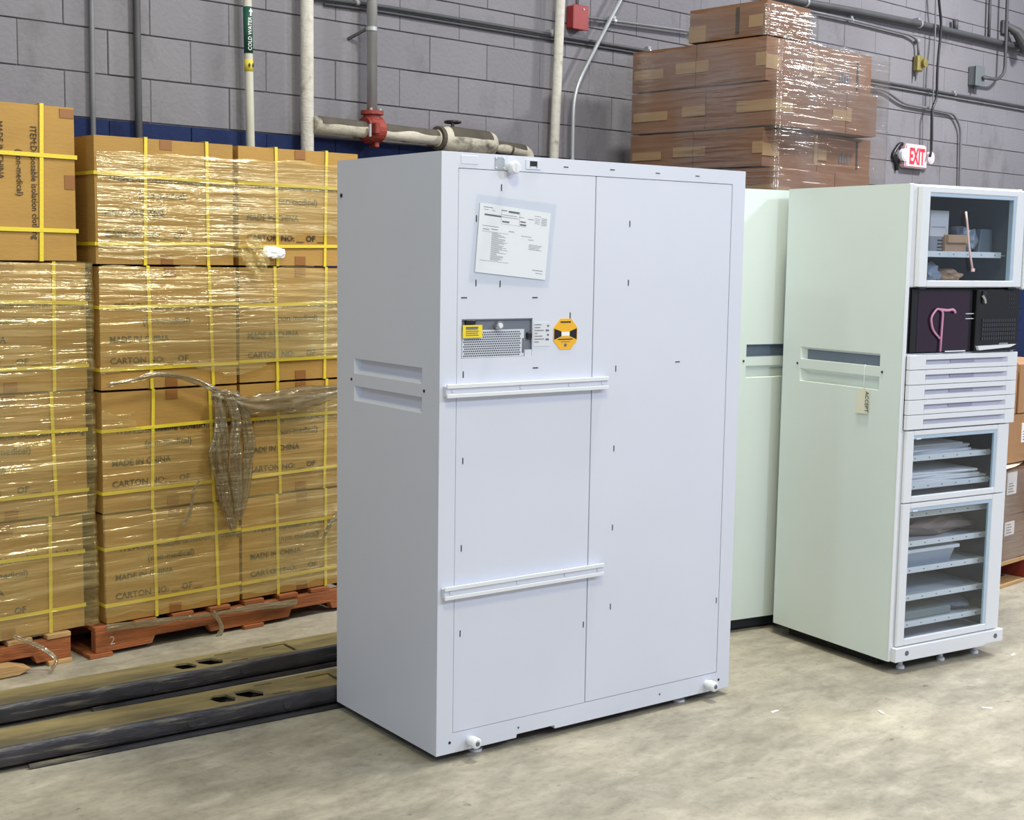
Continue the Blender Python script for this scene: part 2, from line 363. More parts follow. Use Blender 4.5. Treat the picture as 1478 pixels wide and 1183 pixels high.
# header details: blank plate, grommet pad, lock knob, port
bx('blank_plate', PAINT, hd, .072, .137, -.0015, 0, 1.944, 1.971, .0006)
gp = bx('connector_plate', mat('brushed_plate', (176, 182, 192), .4, .4, bump=.4, bscale=500), hd, .203, .240, -.002, 0, 1.934, 1.972)
for u, z in ((.206, 1.938), (.237, 1.938), (.206, 1.969), (.237, 1.969)): MB().tube([(u, -.002, z), (u, -.004, z)], .003, 8).build('screw', WHITE, gp)
kn = MB().tube([(.262, 0, 1.940), (.262, -.012, 1.940), (.262, -.013, 1.940), (.262, -.030, 1.940), (.262, -.036, 1.940)], [.012, .012, .021, .021, .016], 20).build('lock_knob', WHITE, hd, smooth=False)
bx('knob_slot', PAINT, kn, .2605, .2635, -.0372, -.036, 1.930, 1.950)
fr = MB()
fr.box(.325, .340, -.003, 0, 1.940, 1.970); fr.box(.371, .386, -.003, 0, 1.940, 1.970); fr.box(.340, .371, -.003, 0, 1.966, 1.970); fr.box(.340, .371, -.003, 0, 1.940, 1.944)
pt = fr.build('port_frame', PAINT, hd); bx('port_socket', BLACKP, pt, .340, .371, -.001, 0, 1.944, 1.966); bx('port_tongue', PAINT, pt, .343, .368, -.0022, -.001, 1.9445, 1.949)
# power module in the cut-out
pm = bx('power_module', mat('module_steel', (196, 202, 214), .4, 0), cab, mx0+.003, mx1-.003, .008, .018, mz0+.002, mz1-.002)
tl = MB(); tl.box(mx0, mx1, .0005, .012, mz1-.004, mz1); tl.box(mx1-.004, mx1, .0005, .012, 1.352, mz1); tl.build('cutout_edge', SEAM, pm)
tl = bx('cover_plate', PAINT, pm, .334, mx1-.001, .001, .009, mz0, 1.352)
gr = bx('grille_plate', mat('grille_steel', (208, 213, 226), .4, 0), pm, .086, .332, .003, .0095, mz0+.001, 1.42)
hm = MB(); ny = 11; nx = 30
for j in range(ny):
    for i in range(nx):
        u = .0935+(i+.5*(j % 2))*.0075; z = 1.337+j*.0075
        if u > .3175 or (u < .158 and z > 1.398): continue
        hm.add([(u+.0029*math.cos(a*PI/3+PI/6), .0027, z+.0029*math.sin(a*PI/3+PI/6)) for a in range(6)], [tuple(range(6))])
o = hm.build('vent_holes', mat('hole_dark', (40, 46, 66), .8), gr); o['kind'] = 'stuff'
cn = MB().tube([(.223, .009, 1.434), (.223, -.014, 1.434)], .014, 16).build('coax_connector', mat('chrome', (200, 200, 204), .2, .9), pm); MB().tube([(.223, -.0143, 1.434), (.223, -.018, 1.434)], .008, 12).build('connector_core', WHITE, cn)
bx('power_inlet', BLACKP, pm, .097, .135, -.003, .009, 1.438, 1.453, .002)
lb = bx('warning_label', YEL, pm, .083, .158, -.006, -.004, 1.396, 1.437)
for i in range(5): bx('printed_line', INKL, lb, .094, .094+(.05 if i else .048)-.004*(i % 2), -.0066, -.006, 1.429-i*.0065-(.003 if i == 0 else 0), 1.4315-i*.0065)
wl = bx('serial_label', PAPER, pm, .286, .335, .0085, .0095, 1.422, 1.446)
for i in range(2): bx('printed_line', INKL, wl, .290, .331, .008, .0085, 1.439-i*.011, 1.4405-i*.011)
bx('switch', BLACKP, pm, .342, .362, -.004, .009, 1.387, 1.409, .003)
for u, z in ((.352, 1.438), (.175, 1.43), (.262, 1.43), (.35, 1.366)): MB().tube([(u, .0095, z), (u, .0075, z)], .004, 10).build('screw', BLACKP, pm)
bx('barcode_label', INKL, pm, .324, .331, .0022, .0029, 1.342, 1.39)
rl = bx('rating_label', mat('silver_label', (214, 218, 226), .4), cab, .369, .437, -.0008, .0004, 1.362, 1.441)
for i, (a, bb) in enumerate(((.372, .40), (.372, .395), (.372, .41), (.372, .385), (.372, .405), (.372, .412), (.372, .39))): bx('printed_line', INKL, rl, a, bb, -.0013, -.0008, 1.432-i*.0095, 1.4345-i*.0095)
for i in range(4): bx('printed_mark', INKL, rl, .424-.006*(i % 2), .432, -.0013, -.0008, 1.426-i*.015, 1.432-i*.015)
oc = MB(); cx_, cz_ = .5025, 1.400
def octp(rx, rz): return [(cx_+rx*sx, cz_+rz*sz) for sx, sz in ((-.45, -1), (.45, -1), (1, -.42), (1, .42), (.45, 1), (-.45, 1), (-1, .42), (-1, -.42))]
st = oc.prism(octp(.0505, .052), -.0012, .0004).build('warning_sticker', AMB, cab)
MB().prism([(cx_-.048, cz_+.019), (cx_-.018, cz_+.009), (cx_-.018, cz_-.007), (cx_-.048, cz_-.018)], -.0018, -.0012).build('black_triangle', BLACKP, st)
MB().prism([(cx_+.048, cz_+.019), (cx_+.018, cz_+.009), (cx_+.018, cz_-.007), (cx_+.048, cz_-.018)], -.0018, -.0012).build('black_triangle', BLACKP, st)
bx('white_bar', PAPER, st, cx_-.017, cx_+.017, -.0018, -.0012, cz_-.006, cz_+.007)
bx('printed_line', INK, st, cx_-.022, cx_+.022, -.0018, -.0012, cz_+.038, cz_+.043)
bx('printed_line', INK, st, cx_-.032, cx_+.030, -.0018, -.0012, cz_-.019, cz_-.0155)
bx('printed_line', INKL, st, cx_-.018, cx_+.018, -.0018, -.0012, cz_-.0265, cz_-.0245)
MB().tube([(cx_, -.0012, cz_-.037), (cx_, -.0018, cz_-.037)], .006, 12).build('printed_emblem', INKL, st)
# feet, bumpers, bolts
for u in (.130, 1.215):
    bp_ = MB().tube([(u, 0, .062), (u, -.02, .062), (u, -.045, .062), (u, -.05, .062)], [.014, .019, .019, .014], 18).build('bumper', WHITE, cab)
    MB().tube([(u, -.0495, .062), (u, -.0515, .062)], .008, 14).build('bumper_bolt', INKL, bp_)
for u in (.052, 1.278): MB().tube([(u, .002, .067), (u, -.001, .067)], .005, 12).build('bolt_hole', DARKGAP, cab)
for u in (.332, .977): MB().tube([(u, .002, .064), (u, -.0012, .064)], .004, 10).build('rivet', INKL, cab)
for u in (.189, 1.12):
    for v in (.05, Dc-.08):
        f_ = MB().tube([(u, v, 0), (u, v, .008), (u, v, .012), (u, v, .06)], [.024, .024, .010, .010], 16).build('levelling_foot', WHITE, cab)
# paper in its sleeve
pa = thing('packing_slip', 'white printed packing slip in a clear sleeve taped on the big grey cabinet', 'paper', (2.7887, 3.2735, 0), yw)
pq = [(.129, 1.606), (.411, 1.581), (.430, 1.800), (.146, 1.826)]
MB().prism(pq, -.0026, -.0018).build('paper_sheet', PAPER, pa)
def pp(s, t):
    a = Vector(pq[0])*(1-s)+Vector(pq[1])*s; c = Vector(pq[3])*(1-s)+Vector(pq[2])*s; return a*(1-t)+c*t
pr = MB()
def pline(s0, s1, t, h):
    a, b1, c, d = pp(s0, t), pp(s1, t), pp(s1, t+h), pp(s0, t+h)
    pr.add([(q.x, -.0029, q.y) for q in (a, b1, c, d)], [(0, 1, 2, 3)])
for s0, s1, t, h in ((.05, .18, .945, .008), (.06, .12, .91, .006), (.17, .21, .91, .006), (.30, .38, .93, .012), (.40, .55, .915, .028), (.55, .62, .87, .006), (.07, .30, .83, .024), (.30, .52, .87, .006), (.30, .54, .84, .006),
                     (.32, .42, .765, .022), (.57, .65, .80, .018), (.57, .66, .755, .022), (.68, .76, .86, .008), (.77, .86, .92, .006), (.30, .66, .74, .003), (.05, .28, .68, .006), (.06, .15, .63, .008), (.18, .27, .64, .008), (.42, .50, .64, .008), (.05, .42, .60, .004), (.60, .75, .60, .006), (.70, .78, .56, .006), (.05, .45, .18, .004), (.80, .95, .12, .008), (.85, .95, .08, .006)): pline(s0, s1, t, h)
for i in range(9): pline(.78, .85, .80+i*.012, .005) if i % 2 else pline(.87, .95, .80+i*.012, .007)
rnd = random.Random(3)
for i in range(26): pline(.19, .19+rnd.uniform(.08, .24), .20+i*.0155, .005)
for i in range(4): pline(.72, .72+rnd.uniform(.1, .2), .42+i*.022, .006)
for s in (.30, .555): pline(s, s+.003, .76, .19)
pr.build('printed_lines', INKL, pa)
MB().prism([(.105, 1.572), (.425, 1.555), (.452, 1.83), (.132, 1.852)], -.0042, -.0036).build('clear_sleeve', SLEEVE, pa)

# ================================================================== cabinet with glass doors on the right
yw2 = math.radians(-11.94)
rc = thing('glass_door_cabinet', 'tall narrow white cabinet with glass doors, drawers and a keyboard bay', 'cabinet', (4.8112, 2.8402, 0), yw2)
W2, D2, B2, T2 = .6553, .6756, .05, 1.963
vent_panel('side_panel', PAINT2, rc, D2, B2, T2, .02, (.112, .568), [(1.144, 1.199), (1.238, 1.291)], .024)
bx('vent_screen', mat('vent_blue_grey', (110, 124, 142), .5), rc, .012, .0225, .116, .536, 1.240, 1.281)
bx('side_panel', PAINT2, rc, W2-.02, W2, 0, D2, B2, T2)
bx('top_panel', PAINT2, rc, .0205, W2-.0205, 0, D2, T2-.02, T2)
bx('back_panel', INNER, rc, .0205, W2-.0205, D2-.02, D2-.001, B2, T2-.0205)
for z in (1.5635, 1.292, .994, .698, .098): bx('divider', WHITE, rc, .0205, W2-.0205, .004, D2-.021, z-.005, z+.005)
bx('shade_lining', INNER, rc, .021, .024, .02, D2-.021, .11, 1.94); bx('shade_lining', INNER, rc, W2-.024, W2-.021, .02, D2-.021, .11, 1.94)  # dark sheets that give the white side walls their inside shade
bx('base_panel', DARKGAP, rc, .0205, W2-.0205, .02, D2-.021, B2+.02, B2+.04)
bx('gap_shade_block', RUBBER, rc, .05, W2-.05, .10, D2-.05, .006, B2+.0195)  # black filler for the shaded gap above the floor
# corner trim strip, front left
bx('front_trim', WHITE, rc, -.001, .020, -.006, 0, B2, T2, .002)
bx('front_trim', WHITE, rc, W2-.018, W2+.004, -.006, 0, B2, T2, .002)
for z0_, z1_ in ((.105, .992), (1.562, 1.958)):
    bx('door_jamb', WHITE, rc, .0202, .052, -.005, 0, z0_, z1_); bx('door_jamb', WHITE, rc, W2-.05, W2-.0182, -.005, 0, z0_, z1_)
def door(z0, z1, u0, u1, gu0, gu1, gz0, gz1, yf, rstile=True):
    mb = MB()
    d = thing_part('door', rc)
    f = MB().box(u0, gu0, yf, -.007, z0, z1).box(gu1, u1, yf, -.007, z0, z1).box(gu0, gu1, yf, -.007, gz1, z1).box(gu0, gu1, yf, -.007, z0, gz0).build('door_frame', WHITE, d, .003)
    bx('frame_lip', mat('door_lip', (176, 196, 216), .35), d, gu1-.018, gu1-.0005, yf+.004, -.0085, gz0, gz1)
    bx('frame_lip', mat('door_lip', (176, 196, 216), .35), d, gu0+.0005, gu1-.0185, yf+.004, -.0085, gz1-.014, gz1-.0005)
    bx('pane', GLASS, d, gu0+.0005, gu1-.0185, yf+.007, yf+.010, gz0+.0005, gz1-.015)
    return d
def thing_part(name, parent):
    o = bpy.data.objects.new(name, None); C.objects.link(o); o.parent = parent; o.empty_display_size = .05; return o
d1 = door(1.562, 1.955, .040, .648, .085, .598, 1.588, 1.930, -.034)
bx('door_edge_strip', WHITE, d1, .656, .672, -.036, -.004, 1.552, 1.948, .004, 2)
bx('hinge', BLACKP, d1, .050, .085, -.030, -.010, 1.553, 1.561)
bx('hinge', BLACKP, d1, .575, .625, -.030, -.010, 1.553, 1.561)
d2 = door(.700, .990, .025, .636, .071, .570, .725, .970, -.022)
d3 = door(.112, .696, .025, .636, .068, .560, .140, .675, -.022)
bx('door_badge', PAPER, d2, .082, .108, -.0235, -.022+.0004, .955, .960); bx('door_badge', PAPER, d3, .082, .108, -.0235, -.022+.0004, .662, .667)
# shelves
def shelf(z, u0=.030, u1=.625, lip=.024):
    s = bx('shelf', mat('shelf_white', (214, 220, 228), .4), rc, u0, u1, .035, D2-.03, z-.004, z+.0)
    l = bx('shelf_lip', WHITE, s, u0+.005, u1-.035, .026, .034, z-.012, z-.012+lip, .002)
    for i in range(6): bx('lip_mark', INKL, l, u0+.10+i*.083, u0+.108+i*.083, .0255, .0261, z-.002, z+.002)
for z in (1.692, .868, .752, .636, .515, .405, .290, .178): shelf(z)
# five drawers
ZD = [1.2935-.0598*i for i in range(6)]
for i in range(5):
    z1, z0_ = ZD[i]-.001, ZD[i+1]+.0012
    u0, u1, h0, h1 = .0205, .662, .113, .600
    hz0, hz1 = (z0_+z1)/2-.009, (z0_+z1)/2+.009
    yf = -.026
    d = MB(); d.box(u0, h0, yf, -.007, z0_, z1); d.box(h1, u1, yf, -.007, z0_, z1); d.box(h0, h1, yf, -.007, hz1, z1); d.box(h0, h1, yf, -.007, z0_, hz0)
    dr = d.build('drawer', WHITE, rc, .0015)
    bx('drawer_box', INNER, dr, .03, .625, -.006, .5, z0_+.004, z1-.006)
    hp = MB()
    hp.add([(h0, yf, hz0), (h1, yf, hz0), (h1, yf, hz1), (h0, yf, hz1), (h0+.004, yf+.010, hz0+.003), (h1-.028, yf+.010, hz0+.003), (h1-.028, yf+.010, hz1), (h0+.004, yf+.010, hz1)],
           [(4, 5, 6, 7), (0, 1, 5, 4), (1, 2, 6, 5), (2, 3, 7, 6), (3, 0, 4, 7)])
    pull = hp.build('handle_recess', mat('handle_recess', (192, 194, 212), .45), dr)
    if i < 4: bx('label_holder', mat('label_holder', (160, 160, 184), .4), pull, .262, .405, yf+.0075, yf+.0105, hz0+.004, hz1-.001)
# keyboard bay
bay = bx('bay_back', BLACKP, rc, .0242, W2-.0242, .05, .055, 1.299, 1.556)
bx('bay_side', BLACKP, rc, .024, .030, -.002, .05, 1.299, 1.557); bx('bay_side', BLACKP, rc, W2-.03, W2-.024, -.002, .05, 1.299, 1.557)
mo = bx('monitor', BLACKP, rc, .040, .395, -.004, .03, 1.300, 1.553, .003)
bx('screen', SCREEN, mo, .074, .372, -.0052, -.004, 1.303, 1.544)
for z in (1.452, 1.432): bx('monitor_clip', WHITE, mo, .352, .398, -.008, -.0042, z, z+.003)
kb = bx('keyboard_tray', BLACKP, rc, .400, .664, -.02, .03, 1.300, 1.553, .003)
bx('latch', DARKGAP, kb, .428, .450, -.027, -.02, 1.495, 1.545, .002); 
lk = MB().tube([(.425, -.025, 1.528), (.435, -.03, 1.51), (.443, -.026, 1.498)], .006, 8).build('latch_lever', mat('chrome', (200, 200, 204), .2, .9), kb)
km = MB()
for r in range(5):
    for k in range(15): km.box(.436+k*.0138, .446+k*.0138, -.0235, -.02, 1.345+r*.0185, 1.358+r*.0185)
o = km.build('keys', mat('key_grey', (52, 54, 62), .45), kb); o['kind'] = 'stuff'
km = MB()
for r in range(4):
    for k in range(3): km.box(.592+k*.014, .600+k*.014, -.0215, -.02, 1.475+r*.018, 1.480+r*.018)
km.build('keypad', mat('key_grey', (52, 54, 62), .45), kb)
bx('touch_bar', mat('chrome', (200, 200, 204), .2, .9), kb, .545, .60, -.0225, -.02, 1.326, 1.332)
MB().prism([(.402, 1.322), (.412, 1.305), (.60, 1.314), (.64, 1.326)], -.034, -.021).build('edge_highlight', WHITE, kb)  # white sliver painting the highlight along the tray's lower edge
bx('paper_scrap', PAPER, kb, .24, .36, -.0075, -.0055, 1.3005, 1.305)
# plinth
pb = MB().prism([(.012, B2), (.545, B2-.002), (.55, B2+.006), (.662, B2+.006), (.662, .108), (.012, .108)], -.032, -.0065).build('plinth', WHITE, rc, .002)
for u in (.075, .612): MB().tube([(u, -.032, .083), (u, -.0345, .083)], .010, 14).build('plinth_bolt', INKL, pb)
for u in (.11, .35, .56):
    for v in (.03, D2-.09): MB().tube([(u, v, 0), (u, v, .01), (u, v, .016), (u, v, .075)], [.017, .017, .009, .009], 14).build('levelling_foot', WHITE, rc)

def on_rc(name, label, cat, group=None): return thing(name, label, cat, (4.8112, 2.8402, 0), yw2, group)
# accept tag
t = on_rc('hang_tag', 'white paper tag reading ACCEPT hung on a string from the vent of the glass-door cabinet', 'tag')
tb('string', PAPER, t, [(-.002, .187, 1.243), (-.006, .188, 1.225), (-.004, .190, 1.16), (-.004, .192, 1.137)], .0012, 6)
MB().prism([(.158, 1.043), (.225, 1.040), (.224, 1.140), (.159, 1.141)], -.0065, -.0055, 'x').build('tag_card', mat('manila_card', (226, 226, 205), .7), t)
text('printed_text', 'ACCEPT', .026, INK, t, (-.0071, .176, 1.134), (PI/2, PI/2, -PI/2), width=.085)
# things on the shelves
def crumple(name, m, parent, x0, x1, y0, y1, z0, z1, seed, n=7, amp=.3):
    bm = bmesh.new(); bmesh.ops.create_icosphere(bm, subdivisions=3, radius=1)
    for v in bm.verts:
        p = v.co.copy(); d = 1+amp*nz(p.x*1.7+seed, p.y*1.7, p.z*1.7)+amp*.5*nz(p.x*4+seed, p.y*4, p.z*4)
        p *= d; q = Vector([max(-1, min(1, c)) for c in p])
        v.co = ((x0+x1)/2+q.x*(x1-x0)/2, (y0+y1)/2+q.y*(y1-y0)/2, (z0+z1)/2+q.z*(z1-z0)/2)
    me = bpy.data.meshes.new(name); bm.to_mesh(me); bm.free(); me.materials.append(m); return link(name, me, parent)
def put(name, label, cat): return on_rc(name, label, cat)
o = put('carton', 'small white carton at the left behind the top glass door', 'box'); bx('box_body', mat('white_card', (214, 210, 214), .7), o, .215, .325, .08, .26, 1.762, 1.868, .002); bx('printed_panel', INKL, o, .225, .305, .0792, .0798, 1.80, 1.802)
o = put('carton', 'grey striped package under the small white carton behind the top glass door', 'box'); bx('box_body', mat('grey_card', (150, 150, 162), .7), o, .215, .292, .08, .26, 1.693, 1.7615, .002)
for i in range(4): bx('stripe', DARKGAP, o, .262, .290, .0792, .0798, 1.703+i*.014, 1.709+i*.014)
o = put('carton', 'open tan carton in the middle of the shelf behind the top glass door', 'box'); bx('box_body', mat('tan_card', (196, 158, 128), .8), o, .298, .425, .07, .22, 1.693, 1.772, .002); bx('flap', mat('tan_card', (196, 158, 128), .8), o, .300, .423, .056, .0695, 1.740, 1.770)
o = put('plastic_bag', 'crumpled clear bag beside the tan carton behind the top glass door', 'bag'); crumple('bag_body', BAG, o, .435, .53, .08, .2, 1.694, 1.81, 4, amp=.5)
o = put('document_pouch', 'upright clear pouch at the right behind the top glass door', 'pouch'); MB().prism([(.535, 1.694), (.622, 1.694), (.62, 1.80), (.55, 1.80)], .10, .13).build('pouch_body', mat('pouch_grey', (128, 138, 154), .35), o, .004)
o = put('plastic_bag', 'clear bag lying at the lower left behind the top glass door', 'bag'); crumple('bag_body', BAG, o, .19, .31, .07, .2, 1.570, 1.665, 9, amp=.5)
o = put('paper_bag', 'crumpled tan paper bag on the lower level behind the top glass door', 'bag'); crumple('bag_body', mat('tan_card', (196, 158, 128), .8), o, .315, .45, .07, .25, 1.570, 1.635, 14, amp=.4)
o = put('cable_tie', 'long pale pink plastic tie hanging on the top glass door', 'cable tie'); tb('tie', PALEPINK, o, arc([(.285, -.0375, 1.862), (.300, -.0372, 1.80), (.315, -.0372, 1.72), (.342, -.0375, 1.632)]), .0042, 6); bx('tie_head', PALEPINK, o, .336, .349, -.043, -.035, 1.624, 1.637)
o = put('pink_cable', 'pink looped cable hanging in front of the dark monitor', 'cable'); tb('cable', PINK, o, arc([(.205, -.013, 1.303), (.208, -.013, 1.40), (.210, -.013, 1.465), (.175, -.013, 1.478), (.140, -.013, 1.44), (.155, -.013, 1.39), (.200, -.013, 1.355)]), .0042, 8); tb('cable', PINK, o, arc([(.190, -.012, 1.472), (.235, -.013, 1.468), (.270, -.013, 1.472), (.283, -.013, 1.458)]), .0055, 8)
def papers(label, u0, u1, z, n, seed, h=.007):
    r = random.Random(seed)
    for i in range(n):
        a = u0+r.uniform(-.008, .012); b_ = u1-i*.012+r.uniform(-.02, .02); sk_ = r.uniform(-.02, .03); tl_ = 0
        o = on_rc('paper_packet', ['bottom', 'second', 'middle', 'fourth', 'topmost'][i]+' '+label, 'packet', 'paper packets behind the middle glass door')
        MB().add([(a, .07+sk_, z+i*h), (b_, .07-sk_, z+i*h+tl_), (b_, .34, z+i*h+tl_), (a, .34, z+i*h), (a, .07+sk_, z+(i+1)*h-.0008), (b_, .07-sk_, z+(i+1)*h-.0008+tl_), (b_, .34, z+(i+1)*h-.0008+tl_), (a, .34, z+(i+1)*h-.0008)],
                 [(0, 3, 2, 1), (4, 5, 6, 7), (0, 1, 5, 4), (1, 2, 6, 5), (2, 3, 7, 6), (3, 0, 4, 7)]).build('packet_body', PAPER, o)
papers('white paper packet of the pile on the upper shelf of the middle glass door', .10, .53, .8690, 5, 1, .009)
papers('white paper packet of the pile on the lower shelf of the middle glass door', .10, .60, .7530, 5, 2, .009)
o = put('wrapped_bundle', 'long brown bundle in clear plastic on the second shelf of the bottom glass door', 'bundle'); crumple('bundle_body', mat('bundle_brown', (150, 132, 126), .4), o, .10, .615, .06, .3, .516, .598, 21, amp=.35)
o = put('plastic_bin', 'clear plastic bin with a white lid on the third shelf of the bottom glass door', 'bin')
MB().add([(.085, .06, .406), (.40, .06, .406), (.40, .35, .406), (.085, .35, .406), (.08, .05, .468), (.425, .05, .468), (.425, .36, .468), (.08, .36, .468)], [(0, 3, 2, 1), (4, 5, 6, 7), (0, 1, 5, 4), (1, 2, 6, 5), (2, 3, 7, 6), (3, 0, 4, 7)]).build('bin_body', BAG, o)
bx('bin_lid', WHITE, o, .076, .455, .046, .364, .4685, .484, .003)
o = put('plastic_tray', 'flat grey tray on the bottom shelf of the bottom glass door', 'tray'); bx('tray_body', mat('tray_grey', (140, 150, 150), .5), o, .14, .45, .07, .36, .179, .215, .006)
o = put('plastic_bag', 'flat clear bag beside the tray on the bottom shelf of the bottom glass door', 'bag'); crumple('bag_body', BAG, o, .455, .615, .07, .3, .179, .225, 31, amp=.4)

# ================================================================== third cabinet, behind
yw3 = math.radians(-15)
bc = thing('steel_cabinet', 'pale green-white steel cabinet half hidden behind the big grey cabinet', 'cabinet', (4.80-.08*math.cos(yw3), 3.62-.08*math.sin(yw3), 0), yw3)
def vent_front(parent, Wd, z0, z1, us, zs, depth):
    mb = MB(); cuts = sorted([z for p in zs for z in p]); zz = [z0]+cuts+[z1]
    def q(a, b_, c, d): mb.add([(a, 0, c), (b_, 0, c), (b_, 0, d), (a, 0, d)], [(0, 1, 2, 3)])
    for i in range(len(zz)-1):
        if i % 2 == 0: q(0, Wd, zz[i], zz[i+1])
        else: q(0, us[0], zz[i], zz[i+1]); q(us[1], Wd, zz[i], zz[i+1])
    mb.add([(0, 0, z0), (Wd, 0, z0), (Wd, .02, z0), (0, .02, z0), (0, 0, z1), (Wd, 0, z1), (Wd, .02, z1), (0, .02, z1)], [(0, 1, 2, 3), (4, 5, 6, 7), (1, 2, 6, 5), (3, 0, 4, 7), (2, 3, 7, 6)])
    p = mb.build('side_panel', PAINT2, parent)
    for k, (lo, hi) in enumerate(zs):
        MB().add([(us[0], 0, lo), (us[1], 0, lo), (us[1], 0, hi), (us[0], 0, hi), (us[0]+.012, depth, lo+.004), (us[1]-.012, depth, lo+.004), (us[1]-.012, depth, hi-.01), (us[0]+.012, depth, hi-.01)],
                 [(4, 5, 6, 7), (0, 1, 5, 4), (1, 2, 6, 5), (2, 3, 7, 6), (3, 0, 4, 7)]).build('vent_scoop', PAINT2 if k == 0 else mat('vent_blue_grey', (110, 124, 142), .5), p)
    MB().tube([(us[0]-.014, .003, 1.218), (us[0]-.014, -.002, 1.218)], .005, 10).build('screw', DARKGAP, p)
vent_front(bc, .674, .06, 1.962, (.114, .56), [(1.144, 1.197), (1.236, 1.290)], .018)
bx('cabinet_body', PAINT2, bc, .001, .673, .0205, .66, .06, 1.961)
for u in (.06, .61):
    for v in (.06, .60): MB().tube([(u, v, 0), (u, v, .01), (u, v, .016), (u, v, .075)], [.026, .026, .011, .011], 14).build('levelling_foot', RUBBER, bc)
bx('gap_shade_block', DARKGAP, bc, .02, .654, .03, .63, .012, .0595)  # dark filler standing for the shade below the body

# ================================================================== cartons
def carton_mesh(w, d, h, seed, amp=.004, n=7):
    """slightly bulging, slightly dented carton; origin at the lower front left corner"""
    bm = bmesh.new(); bmesh.ops.create_cube(bm, size=1)
    bmesh.ops.subdivide_edges(bm, edges=bm.edges, cuts=n, use_grid_fill=True)
    for v in bm.verts:
        p = v.co; a = [abs(c) > .499 for c in p]; k = sum(a)
        q = Vector(((p.x+.5)*w, (p.y+.5)*d, (p.z+.5)*h))
        nn = nz(q.x*4+seed*3.1, q.y*4, q.z*4+seed)
        if k == 1:
            ax = a.index(True); e = 1-max(abs(c) for i, c in enumerate(p) if i != ax)*2
            q[ax] += math.copysign(1, p[ax])*(amp*(nn*.8-.3)*min(1, e*3))
        else:
            q += Vector((-p.x, -p.y, -p.z))*amp*(.6+.8*abs(nn))
        v.co = q
    me = bpy.data.meshes.new('carton'); bm.to_mesh(me); bm.free(); return me
def ring(mb, pts, wv, t):     # strap band: closed polygon of points, band direction wv
    n = len(pts); w2 = Vector(wv)/2
    c = sum((Vector(p) for p in pts), Vector())/n
    vs = []
    for p in pts:
        p = Vector(p); o = (p-c); o -= w2*(o.dot(w2)/max(1e-9, w2.length_squared)); o = Vector([math.copysign(t, x) if abs(x) > 1e-4 else 0 for x in o])
        vs += [p-w2, p+w2, p+w2+o, p-w2+o]
    fs = []
    for i in range(n):
        j = (i+1) % n
        for k in range(4): fs.append((i*4+k, i*4+(k+1) % 4, j*4+(k+1) % 4, j*4+k))
    return mb.add(vs, fs)
LINES = [('ITEM:Disposable isolation clothing', .062, .565, .330), ('(non-medical)', .185, .215, .268), ('MADE IN CHINA', .040, .262, .195), ('CARTON NO: __ OF __', .040, .40, .108)]
def carton(label, loc, w, d, h, seed, vs=(.33, .82), hs=(.18, .69), rz=0, m=CARD, txt=True, tape=True, group='strapped tan cartons', rot=None, dx=0, dz=0, tlt=0):
    me = carton_mesh(w, d, h, seed); me.materials.append(m)
    o = link('carton', me); o.location = loc; o.rotation_euler = (0, 0, rz); tag(o, label, 'carton', group)
    e = .0025; r = random.Random(seed)
    for s in vs:
        x = w*s+r.uniform(-.01, .01); k = r.uniform(-.008, .008)
        ring(MB(), [(x+k, -e, -.0005), (x-k, -e, h+e), (x-k, d+e, h+e), (x+k, d+e, -.0005)], (.014, 0, 0), .0015).build('strap', STRAP, o)
    for s in hs:
        z = h*s+r.uniform(-.006, .006); k = r.uniform(-.008, .008)+tlt
        ring(MB(), [(-e, -e-.001, z-k), (w+e, -e-.001, z+k), (w+e, d+e, z+k), (-e, d+e, z-k)], (0, 0, .014), .0018).build('strap', STRAP, o)
    if tape:
        for z0, z1 in ((0, .045), (h-.045, h)):
            bx('tape', TAPE, o, w*.5-.027, w*.5+.027, -.0012, .004, z0+.003, z1-.003)
    if txt:
        for s, x, wd, z in LINES:
            text('printed_text', s, .036, INK, o, (x+dx, -.0012, z*h/.505+dz), width=wd, bold=.0006)
    return o
ywb = math.radians(-1.6)
def bpos(u, v=0, z=0): return (2.556+u*math.cos(ywb)-v*math.sin(ywb), 5.105+u*math.sin(ywb)+v*math.cos(ywb), z)
ZL = [.128, .588, 1.092, 1.600]; HL = [.452, .497, .501, .510]
rows = ['bottom', 'third', 'second', 'top']
for i in range(4):
    for j in range(2):
        u = .003+j*.640+(.006 if i == 0 else 0)-(.012 if (i == 3 and j == 0) else 0)
        col = ('left', 'right')[j]
        carton('%s-row tan carton on the %s of the torn-wrapped stack beside the grey cabinet' % (rows[i], col), bpos(u, .006*((i*3+j) % 3), ZL[i]), .624, .60, HL[i], 20+i*2+j,
               vs=((.34, .81) if j == 0 else (.30, .70)), rz=ywb, group='yellow-strapped cartons of the torn-wrapped stack', tlt=(.008 if i == 1 else 0))
# stack at the left edge
for i in range(3):
    xr = [2.487, 2.512, 2.524][i]; z = [.128, .600, 1.100][i]; h = [.466, .494, .506][i]
    carton('%s carton under the bare upright carton at the left edge' % ['lowest film-wrapped', 'middle film-wrapped', 'uppermost film-wrapped'][i], (xr-.636, 5.14+.004*i, z), .636, .60, h, 40+i, vs=(.30, .79), group='film-wrapped cartons at the left edge', tlt=-.002)
